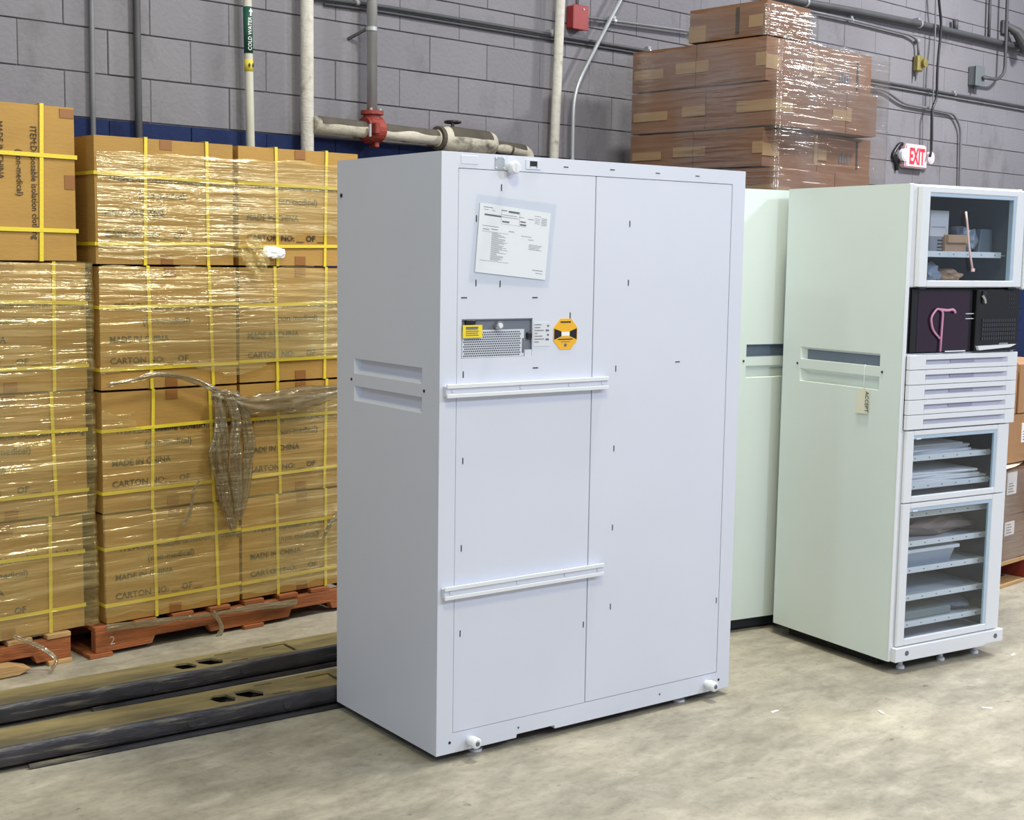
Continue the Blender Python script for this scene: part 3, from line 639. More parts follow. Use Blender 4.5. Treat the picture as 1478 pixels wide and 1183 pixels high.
# upright carton on top, standing on its end
me = carton_mesh(.50, .46, .598, 51); me.materials.append(CARD)
top = link('carton', me); top.location = (2.485-.50, 5.14, 1.612); tag(top, 'bare tan carton standing on end with sideways print, topmost at the left edge', 'carton')
for z in (.118, .405): ring(MB(), [(-.004, -.0045, z+.004), (.504, -.0045, z), (.504, .464, z), (-.004, .464, z)], (0, 0, .016), .002).build('strap', STRAP, top)
ring(MB(), [(.352, -.0035, -.0005), (.366, -.0035, .602), (.366, .4635, .602), (.352, .4635, -.0005)], (.016, 0, 0), .0015).build('strap', STRAP, top)
for s, off, wd, st_ in (('ITEM:Disposable isolation clothing', .320, .43, .515), ('(non-medical)', .262, .175, .425), ('MADE IN CHINA', .188, .215, .525), ('CARTON NO: __ OF __', .110, .30, .525)):
    text('printed_text', s, .036, INK, top, (off, -.0012, st_), (PI/2, PI/2, 0), width=wd)
bx('tape', TAPE, top, .455, .4975, -.0012, .004, .28, .335); bx('tape', TAPE, top, .44, .4975, -.0012, .004, .555, .59)

# ------------------------------------------------------------------ stretch film
def film(name, label, x0, x1, yf, yb, z0, z1, seed, m, rz=0, holes=(), off=.014, ns=90, step=.006, sides=(1, 1), jag=.02, loc=(0, 0, 0), rows_in=(), amp=1):
    """sheet wound round a stack: back of left side -> front -> back of right side; local coordinates, front at y=yf"""
    path = []
    if sides[0]: path += [(x0, yb), (x0, yf)]
    else: path += [(x0, yf)]
    path += [(x1, yf)]
    if sides[1]: path += [(x1, yb)]
    P = [Vector((p[0], p[1], 0)) for p in path]; Ls = [(P[i+1]-P[i]).length for i in range(len(P)-1)]; T = sum(Ls)
    nzr = int((z1-z0)/step)
    def at(s):
        for i, l in enumerate(Ls):
            if s <= l+1e-9 or i == len(Ls)-1:
                d = (P[i+1]-P[i]).normalized(); n = Vector((d.y, -d.x, 0)); p = P[i]+d*min(s, l)
                # soften the normal at corners
                for j, e in ((i-1, s), (i+1, l-s)):
                    if 0 <= j < len(Ls) and e < .03:
                        dj = (P[j+1]-P[j]).normalized(); n = (n*(.5+e/.06)+Vector((dj.y, -dj.x, 0))*(.5-e/.06))
                return p, n.normalized()
            s -= l
    vs = []; keep = []
    for r in range(nzr+1):
        z = z0+(z1-z0)*r/nzr
        for c in range(ns+1):
            s = T*c/ns; p, n = at(s)
            zz = z+.05*nz(s*.9, seed, 3)*0
            w = .7*nz(s*1.0+seed, z*24-s*1.5, seed)+.35*nz(s*2.0, z*52+s*2.5, seed+5)+.3*nz(s*5+seed, z*12, 1)
            edge = min(r, nzr-r)/nzr
            d = off+.0045*amp*w+.004*nz(s*1.7, z*3, seed)
            for rz_ in rows_in: d -= .008*math.exp(-((z-rz_)/.03)**2)
            q = p+n*max(.006, d); zj = z
            if r < 6: zj += jag*max(0, nz(s*6, seed, 8)+.25)*(1-r/6)
            if r > nzr-6: zj -= jag*max(0, nz(s*6, seed, 9)+.25)*(1-(nzr-r)/6)
            vs.append((q.x, q.y, zj))
            keep.append((q.x, q.y, zj))
    fs = []
    for r in range(nzr):
        for c in range(ns):
            a = r*(ns+1)+c; q = keep[a]; sk_ = False
            for (hx, hz, rx, rzz) in holes:
                k = ((q[0]-hx)/rx)**2+((q[2]-hz)/rzz)**2+.45*nz(q[0]*9, q[2]*9, seed+2)
                if k < 1 and q[1] < yf+.01: sk_ = True
            if not sk_: fs.append((a, a+1, a+ns+2, a+ns+1))
    me = bpy.data.meshes.new(name); me.from_pydata(vs, [], fs)
    for p in me.polygons: p.use_smooth = True
    me.materials.append(m); o = link(name, me); o.location = loc; o.rotation_euler = (0, 0, rz)
    return tag(o, label, 'plastic wrap')
film('stretch_wrap', 'clear stretch film wound round the cartons at the left edge', 1.86, 2.530, 5.128, 5.74, .13, 1.61, 3, FILM, jag=.015, amp=1.7, sides=(0, 1), rows_in=(.60, 1.10))
film('stretch_wrap', 'shiny stretch film round the top row of the torn-wrapped stack', -.004, 1.30, 0, .62, 1.615, 2.06, 11, FILM, rz=ywb, loc=bpos(0), sides=(0, 1), holes=((.98, 1.60, .34, .13),), jag=.03)
film('stretch_wrap', 'stretch film round the second row of the torn-wrapped stack', -.004, 1.30, 0, .62, 1.13, 1.60, 12, FILM, rz=ywb, loc=bpos(0), sides=(0, 1), holes=((.25, 1.12, .28, .06), (1.0, 1.13, .3, .06)), jag=.03, off=.013, amp=1.3)
film('stretch_wrap', 'ragged stretch film round the two lower rows of the torn-wrapped stack', -.004, 1.30, 0, .62, .15, 1.03, 13, FILM, rz=ywb, loc=bpos(0), sides=(0, 1), holes=((.35, 1.0, .22, .10), (.62, .98, .1, .12)), jag=.05, rows_in=(.59,), amp=1.8)
def rope(name, label, pts, rad, seed, m=FILMD, flat=.5, n=30, dens=.010):
    """a bunched, twisted length of film hanging free of the cartons"""
    P = arc(pts, 6); L_ = [0]
    for i in range(1, len(P)): L_.append(L_[-1]+(P[i]-P[i-1]).length)
    T = L_[-1]; k = max(8, int(T/dens)); mb = MB(); vs = []; 
    for i in range(k+1):
        s = T*i/k; j = max(x for x in range(len(L_)) if L_[x] <= s+1e-9); j = min(j, len(P)-2)
        t = (s-L_[j])/max(1e-6, L_[j+1]-L_[j]); p = P[j].lerp(P[j+1], t); d = (P[j+1]-P[j]).normalized()
        nrm = Vector((0, -1, 0)); a = d.cross(nrm).normalized(); r = rad(s/T) if callable(rad) else rad
        for q in range(n):
            an = 2*PI*q/n; rr_ = r*(.85+.32*math.cos(5*an+seed+3*nz(seed, 1, s*5))+.6*nz(math.cos(an)*1.6+seed, math.sin(an)*1.6, s*6)+.35*nz(math.cos(an)*4, math.sin(an)*4+seed, s*14))
            vs.append(p+a*math.cos(an)*rr_+nrm*(math.sin(an)*rr_*flat))
    fs = [(i*n+q, i*n+(q+1) % n, (i+1)*n+(q+1) % n, (i+1)*n+q) for i in range(k) for q in range(n)]
    mb.add(vs, fs); o = mb.build(name, m, None, smooth=True); return tag(o, label, 'plastic wrap')
def B(px, py, out=.03): p = W(px, py, 5.09); return Vector((p.x, 5.09-out-(p.x-2.55)*.028, p.z))
rope('torn_wrap', 'twisted grey-brown film hanging in a column between the torn-wrapped cartons', [B(304, 562), B(312, 600), B(308, 650), B(318, 710), B(328, 762)], lambda t: .016+.022*math.sin(PI*t)**.7, 2)
rope('torn_wrap', 'middle film strand of the hanging column on the torn-wrapped stack', [B(318, 566, .045), B(330, 600, .045), B(328, 650, .045), B(330, 700, .045), B(332, 742, .045)], lambda t: .014+.016*math.sin(PI*t)-.006*t, 4)
rope('torn_wrap', 'right-hand film strand of the hanging column on the torn-wrapped stack', [B(330, 565), B(344, 590), B(350, 640), B(346, 700), B(338, 748)], lambda t: .014+.014*math.sin(PI*t)-.006*t, 5)
rope('torn_wrap', 'bunched film running level to the right from the hanging column', [B(300, 566), B(345, 584), B(400, 578), B(445, 568), B(500, 556)], lambda t: .020+.020*math.sin(PI*t), 7)
rope('torn_wrap', 'thin film strand arching left above the gap in the torn wrap', [B(150, 555), B(185, 548), B(225, 538), B(270, 545), B(310, 566)], lambda t: .008+.006*t, 9)
rope('torn_wrap', 'crumpled knot of film at the top of the torn-wrapped stack', [B(345, 352), B(356, 362), B(362, 378), B(372, 388)], lambda t: .040+.02*math.sin(PI*t), 12, m=FILM)
rope('torn_wrap', 'loose film rag on the lower right carton of the torn-wrapped stack', [B(500, 728), B(480, 738), B(466, 752), B(455, 775)], lambda t: .022-.016*t, 15)
rope('torn_wrap', 'film tail dangling from the lower left carton of the torn-wrapped stack', [B(280, 692), B(272, 705), B(268, 735), B(258, 756)], lambda t: .006, 17)
rope('torn_wrap', 'film tail hanging over the orange pallet edge', [B(300, 880), B(310, 893), B(314, 905), B(306, 918), B(318, 922)], lambda t: .010, 19)
rope('torn_wrap', 'strip of film gathered along the foot of the torn-wrapped stack', [B(150, 905, .02), B(185, 900, .02), B(240, 893, .02), B(300, 884, .02), B(350, 876, .02), B(420, 866, .02)], lambda t: .011+.004*math.sin(9*t), 23)
# torn carton flap and white padding showing through the hole in the top film
p = W(392, 364, 5.07); o = crumple('padding_sheet', PAPER, None, p.x-.06, p.x+.06, 5.050, 5.064, p.z-.026, p.z+.026, 44, amp=.7); tag(o, 'white padding sheet showing through the tear in the top film', 'padding')

# ================================================================== pallets
def pallet(label, loc, rz, L_, D_, m, m2, group=None, h=.125, lead=True):
    p = thing('pallet', label, 'pallet', loc, rz, group)
    for k, y in enumerate((0, D_/2-.02, D_-.04)):
        n1, n2 = .19*L_, .40*L_; n3, n4 = .70*L_, .88*L_
        MB().prism([(0, .018), (n1, .018), (n1+.015, .05), (n2-.015, .05), (n2, .018), (n3, .018), (n3+.015, .05), (n4-.015, .05), (n4, .018), (L_, .018), (L_, .105), (0, .105)], y, y+.042).build('stringer', m, p, .002)
    nb = 8
    for i in range(nb):
        x = i*(L_-.10)/(nb-1); bx('deck_board', m2, p, x, x+.10, .004-.008*(i % 2), D_-.004, .1055, .1245, .002)
    for x in (-.03, L_*.52, L_-.10): bx('bottom_board', m2, p, x, x+.10, -.012, D_, 0, .0175, .002)
    return p
pb_ = pallet('orange painted wooden pallet under the torn-wrapped carton stack', (2.507, 5.09, 0), math.radians(-1.6), 1.32, .66, WOODO, WOODO)
text('stencil_mark', '2', .05, mat('stencil_white', (190, 170, 150), .8), pb_, (.06, -.0012, .045))
pa_ = pallet('worn wooden pallet with pale splinters at the left edge', (2.415-1.2, 5.12, 0), 0, 1.2, .66, WOODO, WOODP)
o = MB().prism([(-.30, .0), (-.02, .0), (.03, .018), (-.04, .042), (-.30, .052)], -.03, .05).build('broken_board', WOODP, pa_, .002); o.location = (.98, -.03, .004)
rope('torn_wrap', 'grey film strand trailing from the pallet at the left edge', [B(20, 918, .01), B(45, 928, .02), B(62, 936, .03), B(75, 948, .06), B(60, 958, .10)], lambda t: .009, 27)

# ================================================================== long steel forks on the floor
def fork(label, p0, p1, wd, seed):
    a, b_ = Vector(p0), Vector(p1); L_ = (b_-a).length; rz = math.atan2(b_.y-a.y, b_.x-a.x)
    f = thing('lift_fork', label, 'fork', (a.x, a.y, 0), rz, 'steel forks on the floor')
    return f, L_
def fork_top(f, L_, wd, holes, z=.085):
    """top plate as a plane grid with polygon holes cut by boolean-free strips"""
    bm = bmesh.new()
    def ringv(pts, zz): return [bm.verts.new((x, y, zz)) for x, y in pts]
    outer = [(0, .012), (L_, .012), (L_, wd), (0, wd)]
    es = []
    for pts in [outer]+holes:
        vs = ringv(pts, z)
        for i in range(len(vs)): es.append(bm.edges.new((vs[i], vs[(i+1) % len(vs)])))
    bmesh.ops.triangle_fill(bm, use_beauty=True, use_dissolve=False, edges=es)
    bmesh.ops.recalc_face_normals(bm, faces=bm.faces)
    for fc in bm.faces:
        if fc.normal.z < 0: fc.normal_flip()
    r = bmesh.ops.extrude_face_region(bm, geom=list(bm.faces))
    for v in [g for g in r['geom'] if isinstance(g, bmesh.types.BMVert)]: v.co.z -= .008
    bmesh.ops.recalc_face_normals(bm, faces=bm.faces)
    me = bpy.data.meshes.new('top_plate'); bm.to_mesh(me); bm.free(); me.materials.append(FORKT)
    return link('top_plate', me, f)
def build_fork(label, a, b_, wd, hx, seed):
    f, L_ = fork(label, a, b_, wd, seed)
    def P(x, y): return (hx+x, y)
    sc = wd/.19
    holes = [[P(-.065, .10*sc), P(-.045, .050*sc), P(.005, .040*sc), P(.022, .070*sc), P(.005, .125*sc), P(-.035, .135*sc)],
             [P(.040, .135*sc), P(.035, .090*sc), P(.065, .045*sc), P(.115, .040*sc), P(.132, .080*sc), P(.10, .130*sc)],
             [P(.13, .150*sc), P(.20, .150*sc), P(.20, .164*sc), P(.13, .166*sc)],
             [P(.15, .028*sc), P(.22, .028*sc), P(.22, .042*sc), P(.15, .044*sc)],
             [P(.33, .135*sc), P(.42, .140*sc), P(.42, .035*sc), P(.435, .035*sc), P(.435, .155*sc), P(.33, .15*sc)]]
    holes = [h[::-1] if sum((h[i][0]*h[(i+1) % len(h)][1]-h[(i+1) % len(h)][0]*h[i][1]) for i in range(len(h))) > 0 else h for h in holes]
    tp = fork_top(f, L_, wd, holes)
    # front flange: rounded upper edge, slightly bowed face, inner return
    n = 40; mb = MB(); prof = [(.012, .085), (.005, .083), (.001, .077), (0, .066), (.001, .045), (.004, .024), (.010, .020), (.016, .030), (.016, .07)]
    vs = []
    for i in range(n+1):
        x = L_*i/n
        for (y, z) in prof: vs.append((x, y+.0025*nz(x*5+seed, z*8, 1), z+.003*nz(x*6, y*20+seed, 4)*(z < .03)))
    k = len(prof); mb.add(vs, [(i*k+j, i*k+j+1, (i+1)*k+j+1, (i+1)*k+j) for i in range(n) for j in range(k-1)])
    mb.build('side_flange', FORKM, f, smooth=True)
    bx('side_flange', FORKM, f, 0, L_, wd-.008, wd, .02, .0765)
    bx('inner_plate', RUBBER, f, .0, L_, .03, wd-.02, .012, .018)
    for x in (hx+.19, hx-.17):
        MB().tube([(x, .003, .052), (x, -.003, .052)], [.018, .016], 16).build('pin_boss', FORKM, f)
    for x in (.4, L_*.5, L_-.5): MB().tube([(x, .05, .02), (x, wd-.03, .02)], .0195, 14).build('load_roller', RUBBER, f)
    bx('wear_strip', FORKM, f, L_*.45, L_, -.010, .004, .004, .016)
    return f
build_fork('near worn steel fork lying on the floor beside the grey cabinet', (.55, 4.292), (3.30, 3.886), .19, 1.97, 1)
build_fork('far worn steel fork lying on the floor in front of the orange pallet', (.75, 4.640), (3.95, 4.290), .17, 1.86, 2)

# ================================================================== brown carton stack by the wall
cxx, cyy = 6.38, 4.70
grpC = 'brown cartons stacked high by the wall'
def plain(label, x0, x1, y0, y1, z0, z1, seed, grp, m=CARDB, tapes=(), name='carton'):
    me = carton_mesh(x1-x0, y1-y0, z1-z0, seed, amp=.005, n=5); me.materials.append(m); o = link(name, me); o.location = (x0, y0, z0); tag(o, label, 'carton', grp)
    w, d, h = x1-x0, y1-y0, z1-z0
    for side, a, b_, c, e, mm in tapes:
        if side == 'f': bx('tape', mm, o, a*w, b_*w, -.002, .004, c*h, e*h)
        else: bx('tape', mm, o, -.002, .004, a*d, b_*d, c*h, e*h)
    return o
LC = [(2.045, 2.180, 6.38, 7.33, 4.60, 6.96), (2.185, 2.405, 6.38, 7.49, 4.705, 6.925), (2.41, 2.655, 6.38, 7.41, 4.62, 7.08), (2.66, 2.908, 6.38, 7.46, 4.70, 6.884)]
nm = ['lowest visible', 'third', 'second', 'upper']
for i, (z0, z1, x0, x1, y0, xs) in enumerate(LC):
    if i == 0: z0 = 1.94
    tf = [('f', 0, .22, .30, .55, TAPEL), ('f', .80, 1, .30, .55, TAPEL)] if i % 2 == 0 else [('f', 0, .28, .28, .6, TAPEL), ('f', .93, 1, .2, .9, TAPEL)]
    ts = [('s', 0, .55, .34, .6, TAPEL)] if i in (2, 0) else [('s', 0, .14, .34, .64, TAPEL), ('s', .82, 1, .34, .6, TAPEL)]
    plain('brown carton at the near corner, %s layer of the tall stack by the wall' % nm[i], x0, xs-.003, y0, y0+.50, z0, z1-.002, 60+i, grpC, tapes=tf+ts)
    a = plain('brown carton at the right, %s layer of the tall stack by the wall' % nm[i], xs, x1, y0, y0+.50, z0, z1-.002, 70+i, grpC, tapes=[('f', 0, .16, .30, .60, TAPEL)] if i else ())
    if i in (1, 3):
        bx('printed_strip', INK, a, (x1-xs)*.72, (x1-xs)*.75, -.002, .001, .03, .20)
        for kk in range(4): bx('printed_mark', INKL, a, (x1-xs)*(.40+.05*kk), (x1-xs)*(.43+.05*kk), -.002, .001, .06, .10+.02*(kk % 2))
    plain('brown carton next to the wall, %s layer of the tall stack' % nm[i], x0, xs-.003, y0+.505, 5.70, z0, z1-.002, 80+i, grpC, tapes=[('s', 0, .3, .34, .6, TAPEL), ('s', .5, .96, .30, .52, TAPEL)])
tc_ = plain('single brown carton on the very top of the tall stack by the wall', 6.38, 6.80, 4.705, 5.26, 2.912, 3.104, 90, grpC, tapes=[('s', .05, .22, .25, .6, TAPEL), ('s', .78, 1, .02, .5, TAPEL)])
bx('printed_strip', INK, tc_, -.002, .001, .19, .215, .02, .17)
for k in range(4):
    plain('large brown carton low in the tall stack behind the cabinets, %s from the floor' % ['lowest', 'second', 'third', 'fourth'][k], 6.38, 7.44, 4.66, 5.69, .128+k*.452, .128+k*.452+.450, 95+k, 'large brown cartons low in the tall stack')
pallet('wooden pallet under the tall brown stack by the wall', (6.34, 4.64, 0), 0, 1.14, 1.06, WOODP, WOODP)
film('stretch_wrap', 'clear glossy film wrapped round the tall brown stack by the wall', 6.365, 7.50, 4.60, 5.72, 1.95, 2.90, 33, FILMC, sides=(1, 1), off=.012, ns=110, step=.007, jag=.05)
film('stretch_wrap', 'thin film draped round the single carton on top of the brown stack', 6.37, 6.86, 4.70, 5.27, 2.905, 3.09, 35, FILMC, off=.010, ns=60, jag=.04)

# ================================================================== cartons on a pallet at the right edge
grpD = 'cartons on the pallet at the right edge'
WHL = PAPER
def dl(o, x, z0, z1, w=.10):
    l = bx('shipping_label', PAPER, o, x, x+w, -.002, .004, z0, z1)
    for i in range(4): bx('printed_line', INKL, l, x+.012, x+w*.7-.01*(i % 2), -.0027, -.002, z0+.012+i*.014, z0+.017+i*.014)
    return l
BLX = W(1452, 760, 3.22).x
o = plain('wrapped carton with a white label, lowest at the right edge', 5.96, 6.98, 3.24, 4.1, .140, .372, 101, grpD); dl(o, W(1450, 765, 3.24).x-5.96, .03+.10, .20)
o = plain('wrapped carton with a white label, second from the floor at the right edge', 5.96, 6.98, 3.24, 4.1, .374, .622, 102, grpD); dl(o, W(1454, 695, 3.24).x-5.96, .11, .225)
o = plain('plain tan carton third from the floor at the right edge', 5.97, 6.97, 3.24, 4.08, .645, .895, 103, grpD, m=mat('cardboard_tan', (168, 126, 88), .75, var=.05, vscale=4, bump=.1, bscale=30)); dl(o, W(1475, 620, 3.24).x-5.97, .10, .20)
o = plain('tan carton on top of the stack at the right edge', 6.0, 6.617, 3.24, 4.06, .897, 1.159, 104, grpD, m=MATS['cardboard_tan'])
for z in (.06, .215): bx('printed_line', INK, o, .50, .60, -.002, .001, z, z+.004)
o = plain('second tan carton on top at the very right edge', 6.64, 7.2, 3.24, 4.06, .897, 1.150, 105, grpD, m=MATS['cardboard_tan'])
o = crumple('foam_sheet', mat('foam_cream', (222, 210, 184), .7), None, 5.98, 6.96, 3.20, 4.05, .6225, .6445, 41, amp=.25); tag(o, 'cream foam sheet poking out between the cartons at the right edge', 'sheet')
pd = thing('pallet', 'bare tan wooden pallet under the cartons at the right edge', 'pallet', (5.92, 3.235, 0))
for x in (0, .49, 1.02): bx('stringer', REDM if x == .49 else WOODP, pd, x+.40*(x == .49), x+.045+.40*(x == .49), 0, .9, .0185, .1165, .002)
for k in range(7): bx('deck_board', WOODP, pd, 0, 1.08, k*.133, k*.133+.095, .117, .1375, .002)
for k in (0, 3, 6): bx('bottom_board', WOODP, pd, 0, 1.08, k*.133, k*.133+.095, 0, .018, .002)
film('stretch_wrap', 'clear film round the two lowest cartons at the right edge', 5.95, 6.99, 3.232, 4.0, .142, .618, 37, FILMC, off=.010, ns=50, jag=.03)

# ================================================================== pipes, conduits and fittings on the wall
def pipe(name, label, pts, r, m, group=None, Y=5.95, clips=0, n=12, cat='pipe'):
    P = [W(px, py, Y) if len(q) == 2 else Vector(q) for q in pts for px, py in [q[:2]]]
    root = MB().tube(arc(P, 5) if len(P) > 2 else P, r, n).build(name, m, None, smooth=True); tag(root, label, cat, group)
    for k in range(clips):
        t = (k+.5)/clips; s = t*(len(P)-1); i = min(int(s), len(P)-2); p = P[i].lerp(P[i+1], s-i); d = (P[i+1]-P[i]).normalized()
        c = MB().tube([p-d*.010, p+d*.010], r*1.25, n).build('pipe_clip', GALV, root)
        e = Vector((0, 0, 1)) if abs(d.z) < .5 else Vector((1, 0, 0))
        q = p+e*(r+.012); s_ = .014
        MB().box(q.x-s_, q.x+s_, p.y, min(5.998, p.y+.05), q.z-s_*.7, q.z+s_*.7).build('clip_ear', GALV, c)
    return root
def vpipe(name, label, px0, px1, y1, r, m, Y, clips=0, zb=.02, zt=4.7, n=12):
    a = W(px0, 0, Y); b_ = W(px1, y1, Y); k = (b_.x-a.x)/(b_.z-a.z)
    lo = Vector((a.x+k*(zb-a.z), Y, zb)); hi = Vector((a.x+k*(zt-a.z), Y, zt))
    root = MB().tube([lo, hi], r, n).build(name, m, None, smooth=True); tag(root, label, 'pipe', 'vertical pipes on the block wall')
    return root, lambda py: (lambda q: Vector((a.x+k*(q.z-a.z), Y, q.z)))(W(px0, py, Y))
vpipe('conduit', 'thin grey conduit running up the wall beside the upright carton', 132, 134.5, 190, .0125, CONDG, 5.975)
c2_, f2 = vpipe('conduit', 'dark grey conduit above the left of the torn-wrapped stack', 197, 200.5, 190, .017, CONDD, 5.97)
cw, fw_ = vpipe('water_pipe', 'slim pale pipe carrying the green COLD WATER label', 357, 361.5, 210, .0215, mat('pipe_pale', (186, 184, 172), .65, var=.08, vscale=9), 5.93)
p0, p1 = fw_(77), fw_(10)
bd = MB().tube([p0, p1], .0228, 16).build('pipe_label', GREENL, cw, smooth=True)
cwt = text('printed_text', 'COLD WATER', .030, PAPER, bd, (p0.x+.004, 5.93-.0236, p0.z+.012), (PI/2, -PI/2, 0), width=.16)
ar = MB().prism([(p0.x-.004, p1.z-.045), (p0.x+.004, p1.z-.045), (p0.x+.004, p1.z-.025), (p0.x+.011, p1.z-.025), (p0.x, p1.z-.006), (p0.x-.011, p1.z-.025), (p0.x-.004, p1.z-.025)], 5.9065, 5.908).build('arrow', PAPER, bd)
q0, q1 = fw_(103), fw_(86); yb_ = MB().tube([q0, q1], .0226, 16).build('yellow_band', mat('yellow_band', (206, 190, 74), .6), cw, smooth=True)
for dx_ in (-.010, .010): MB().prism([(q0.x+dx_-.006, (q0.z+q1.z)/2), (q0.x+dx_, (q0.z+q1.z)/2-.012), (q0.x+dx_+.006, (q0.z+q1.z)/2), (q0.x+dx_, (q0.z+q1.z)/2+.012)], 5.907, 5.9105).build('band_mark', BLACKP, yb_)
iw, fi = vpipe('insulated_pipe', 'thick white insulated pipe left of the red coupling', 443, 443.5, 215, .034, PIPEW, 5.92, n=16)
wp, fwp = vpipe('white_pipe', 'tall white painted pipe behind the middle of the grey cabinet', 809, 799.5, 225, .029, PIPEW, 5.93, n=16)
vp = W(535, 0, 5.9); vb = W(537, 172, 5.9)
gv = MB().tube([(vb.x, 5.9, vb.z), (vp.x, 5.9, 4.7)], .0285, 16).build('galvanised_pipe', GALV, None, smooth=True); tag(gv, 'shiny galvanised pipe rising from the red coupling', 'pipe', 'vertical pipes on the block wall')
cl = W(536, 42, 5.9); k_ = MB().tube([(cl.x, 5.9, cl.z-.010), (cl.x, 5.9, cl.z+.010)], .033, 16).build('pipe_clamp', GALV, gv)
MB().tube([(cl.x-.02, 5.915, cl.z), W(503, 56, 5.995)], .009, 8).build('clamp_rod', CONDD, k_)
# horizontal insulated pipe
hx0 = W(452, 178, 5.9).x; HZ = 2.318
hp_ = thing('insulated_pipe', 'sooty horizontal insulated pipe with valve behind the grey cabinet', 'pipe', (0, 0, 0))
MB().tube([(hx0+.0, 5.9, HZ), (5.03, 5.9, HZ-.012)], .043, 20).build('pipe_run', PIPEH, hp_, smooth=True)
vbd = MB().tube([(4.985, 5.9, HZ-.014), (5.03, 5.9, HZ-.014), (5.06, 5.9, HZ-.014), (5.36, 5.9, HZ-.02), (5.40, 5.9, HZ-.02), (5.415, 5.9, HZ-.02)], [.046, .062, .072, .072, .064, .05], 22).build('insulated_valve', PIPEH, hp_, smooth=True)
MB().tube([(4.99, 5.9, HZ-.013), (5.015, 5.9, HZ-.013)], .066, 20).build('band', SOOT, vbd)
hw = MB().tube([(5.105, 5.9, HZ+.05), (5.105, 5.9, HZ+.085)], .010, 10).build('valve_stem', CONDD, vbd)
rg = [(5.105+.042*math.cos(a*PI/10), 5.9+.042*math.sin(a*PI/10), HZ+.083) for a in range(21)]
MB().tube(rg, .008, 8, caps=False).build('handwheel', BLACKP, vbd, smooth=True)
for a in range(4): MB().tube([(5.105, 5.9, HZ+.083), (5.105+.04*math.cos(a*PI/2+.4), 5.9+.04*math.sin(a*PI/2+.4), HZ+.083)], .005, 6).build('spoke', BLACKP, vbd)
tb('pipe_elbow', PIPEH, hp_, arc([(5.41, 5.9, HZ-.028), (5.56, 5.9, HZ-.036), (5.705, 5.9, HZ-.042), (5.705, 5.9, HZ-.18), (5.705, 5.9, HZ-.6)], 6), .034, 16)
for px in (5.555,): MB().tube([(px-.015, 5.9, HZ-.036), (px+.0, 5.9, HZ-.036)], .037, 16).build('band', SOOT, hp_)
def soot(x0, x1, z0, z1, r, seed):
    n, k = 30, 9; vs = []
    for i in range(n+1):
        t = i/n; x = x0+(x1-x0)*t; zc = z0+(z1-z0)*t; a0 = 1.35+.45*nz(x*7, seed, 2); a1 = .95+.4*nz(x*6, seed, 7)
        for j in range(k+1):
            a = -a0+(a0+a1)*j/k; vs.append((x, 5.9+math.sin(a)*(r+.0015), zc+math.cos(a)*(r+.0015)))
    o = MB().add(vs, [(i*(k+1)+j, i*(k+1)+j+1, (i+1)*(k+1)+j+1, (i+1)*(k+1)+j) for i in range(n) for j in range(k)]).build('soot_layer', SOOT, hp_, smooth=True)
soot(hx0+.03, 4.98, HZ, HZ-.012, .043, 1); soot(5.06, 5.36, HZ-.014, HZ-.02, .072, 2); soot(5.42, 5.66, HZ-.029, HZ-.04, .034, 3)
# red coupling
rcx = vb.x
rd = thing('pipe_coupling', 'red cast-iron flanged coupling below the galvanised pipe', 'coupling', (rcx, 5.9, HZ))
MB().tube([(-.055, 0, 0), (-.045, 0, 0), (-.04, 0, 0), (.04, 0, 0), (.045, 0, 0), (.055, 0, 0)], [.062, .068, .074, .074, .068, .062], 22).build('clamp_body', REDM, rd)
MB().tube([(0, 0, .04), (0, 0, .075), (0, 0, .078), (0, 0, .098)], [.05, .046, .062, .060], 20).build('outlet_flange', REDM, rd)
for sx in (-1, 1):
    e = bx('bolt_ear', REDM, rd, sx*.0, sx*.0+.03, -.03, .03, -.095, -.06, .005) if sx > 0 else bx('bolt_ear', REDM, rd, -.05, -.02, -.1, -.06, -.03, .03, .005)
MB().tube([(-.066, -.07, -.045), (-.066, -.07, .02)], .008, 8).build('bolt', GALV, rd); MB().tube([(.03, -.03, .088), (.03, -.03, .11)], .009, 8).build('bolt', GALV, rd); MB().tube([(-.03, -.03, .088), (-.03, -.03, .11)], .009, 8).build('bolt', GALV, rd)
# diagonal conduit
pipe('conduit', 'bent steel conduit sloping down behind the grey cabinet', [(940, -84), (895.6, 0), (860, 67.7), (828, 132), (826, 226), (826, 420)], .0125, GALV, 'conduits on the block wall', 5.925)
pc = W(829, 231, 5.94); MB().tube([(pc.x+.03, 5.94, pc.z-.06), (pc.x+.03, 5.94, pc.z+.0)], .05, 16).build('conduit_body', CONDD, bpy.data.objects['conduit.002'] if 'conduit.002' in bpy.data.objects else None)
# horizontal conduits
pipe('conduit', 'upper of the twin level conduits left of the brown stack', [(454, -3), (545, 8), (796, 50), (905, 68.5), (1000, 85)], .0105, CONDD, 'conduits on the block wall', 5.975, 3)
pipe('conduit', 'lower of the twin level conduits left of the brown stack', [(468, 6), (545, 16), (796, 57), (905, 74), (1000, 91)], .007, CONDD, 'conduits on the block wall', 5.985)
rb_ = W(833.5, 26, 5.96)
rbx = thing('alarm_box', 'small red metal box high on the wall between pipe and bent conduit', 'box', (rb_.x, 5.998, rb_.z))
bx('box_body', REDB, rbx, -.062, .062, -.062, 0, -.068, .068, .006); bx('box_cover', REDB, rbx, -.068, .068, -.070, -.0625, -.074, .074, .004)
MB().tube([(.02, -.0705, .05), (.02, -.074, .05)], .006, 8).build('screw', GALV, rbx)
pipe('conduit', 'thin conduit rising from the red box', [(833, 9), (836, -45)], .010, CONDG, 'conduits on the block wall', 5.96)
pipe('conduit', 'thin conduit running right from the red box behind the brown stack', [(847, 25), (900, 32), (994, 45), (1040, 52)], .0105, CONDG, 'conduits on the block wall', 5.96, 2)
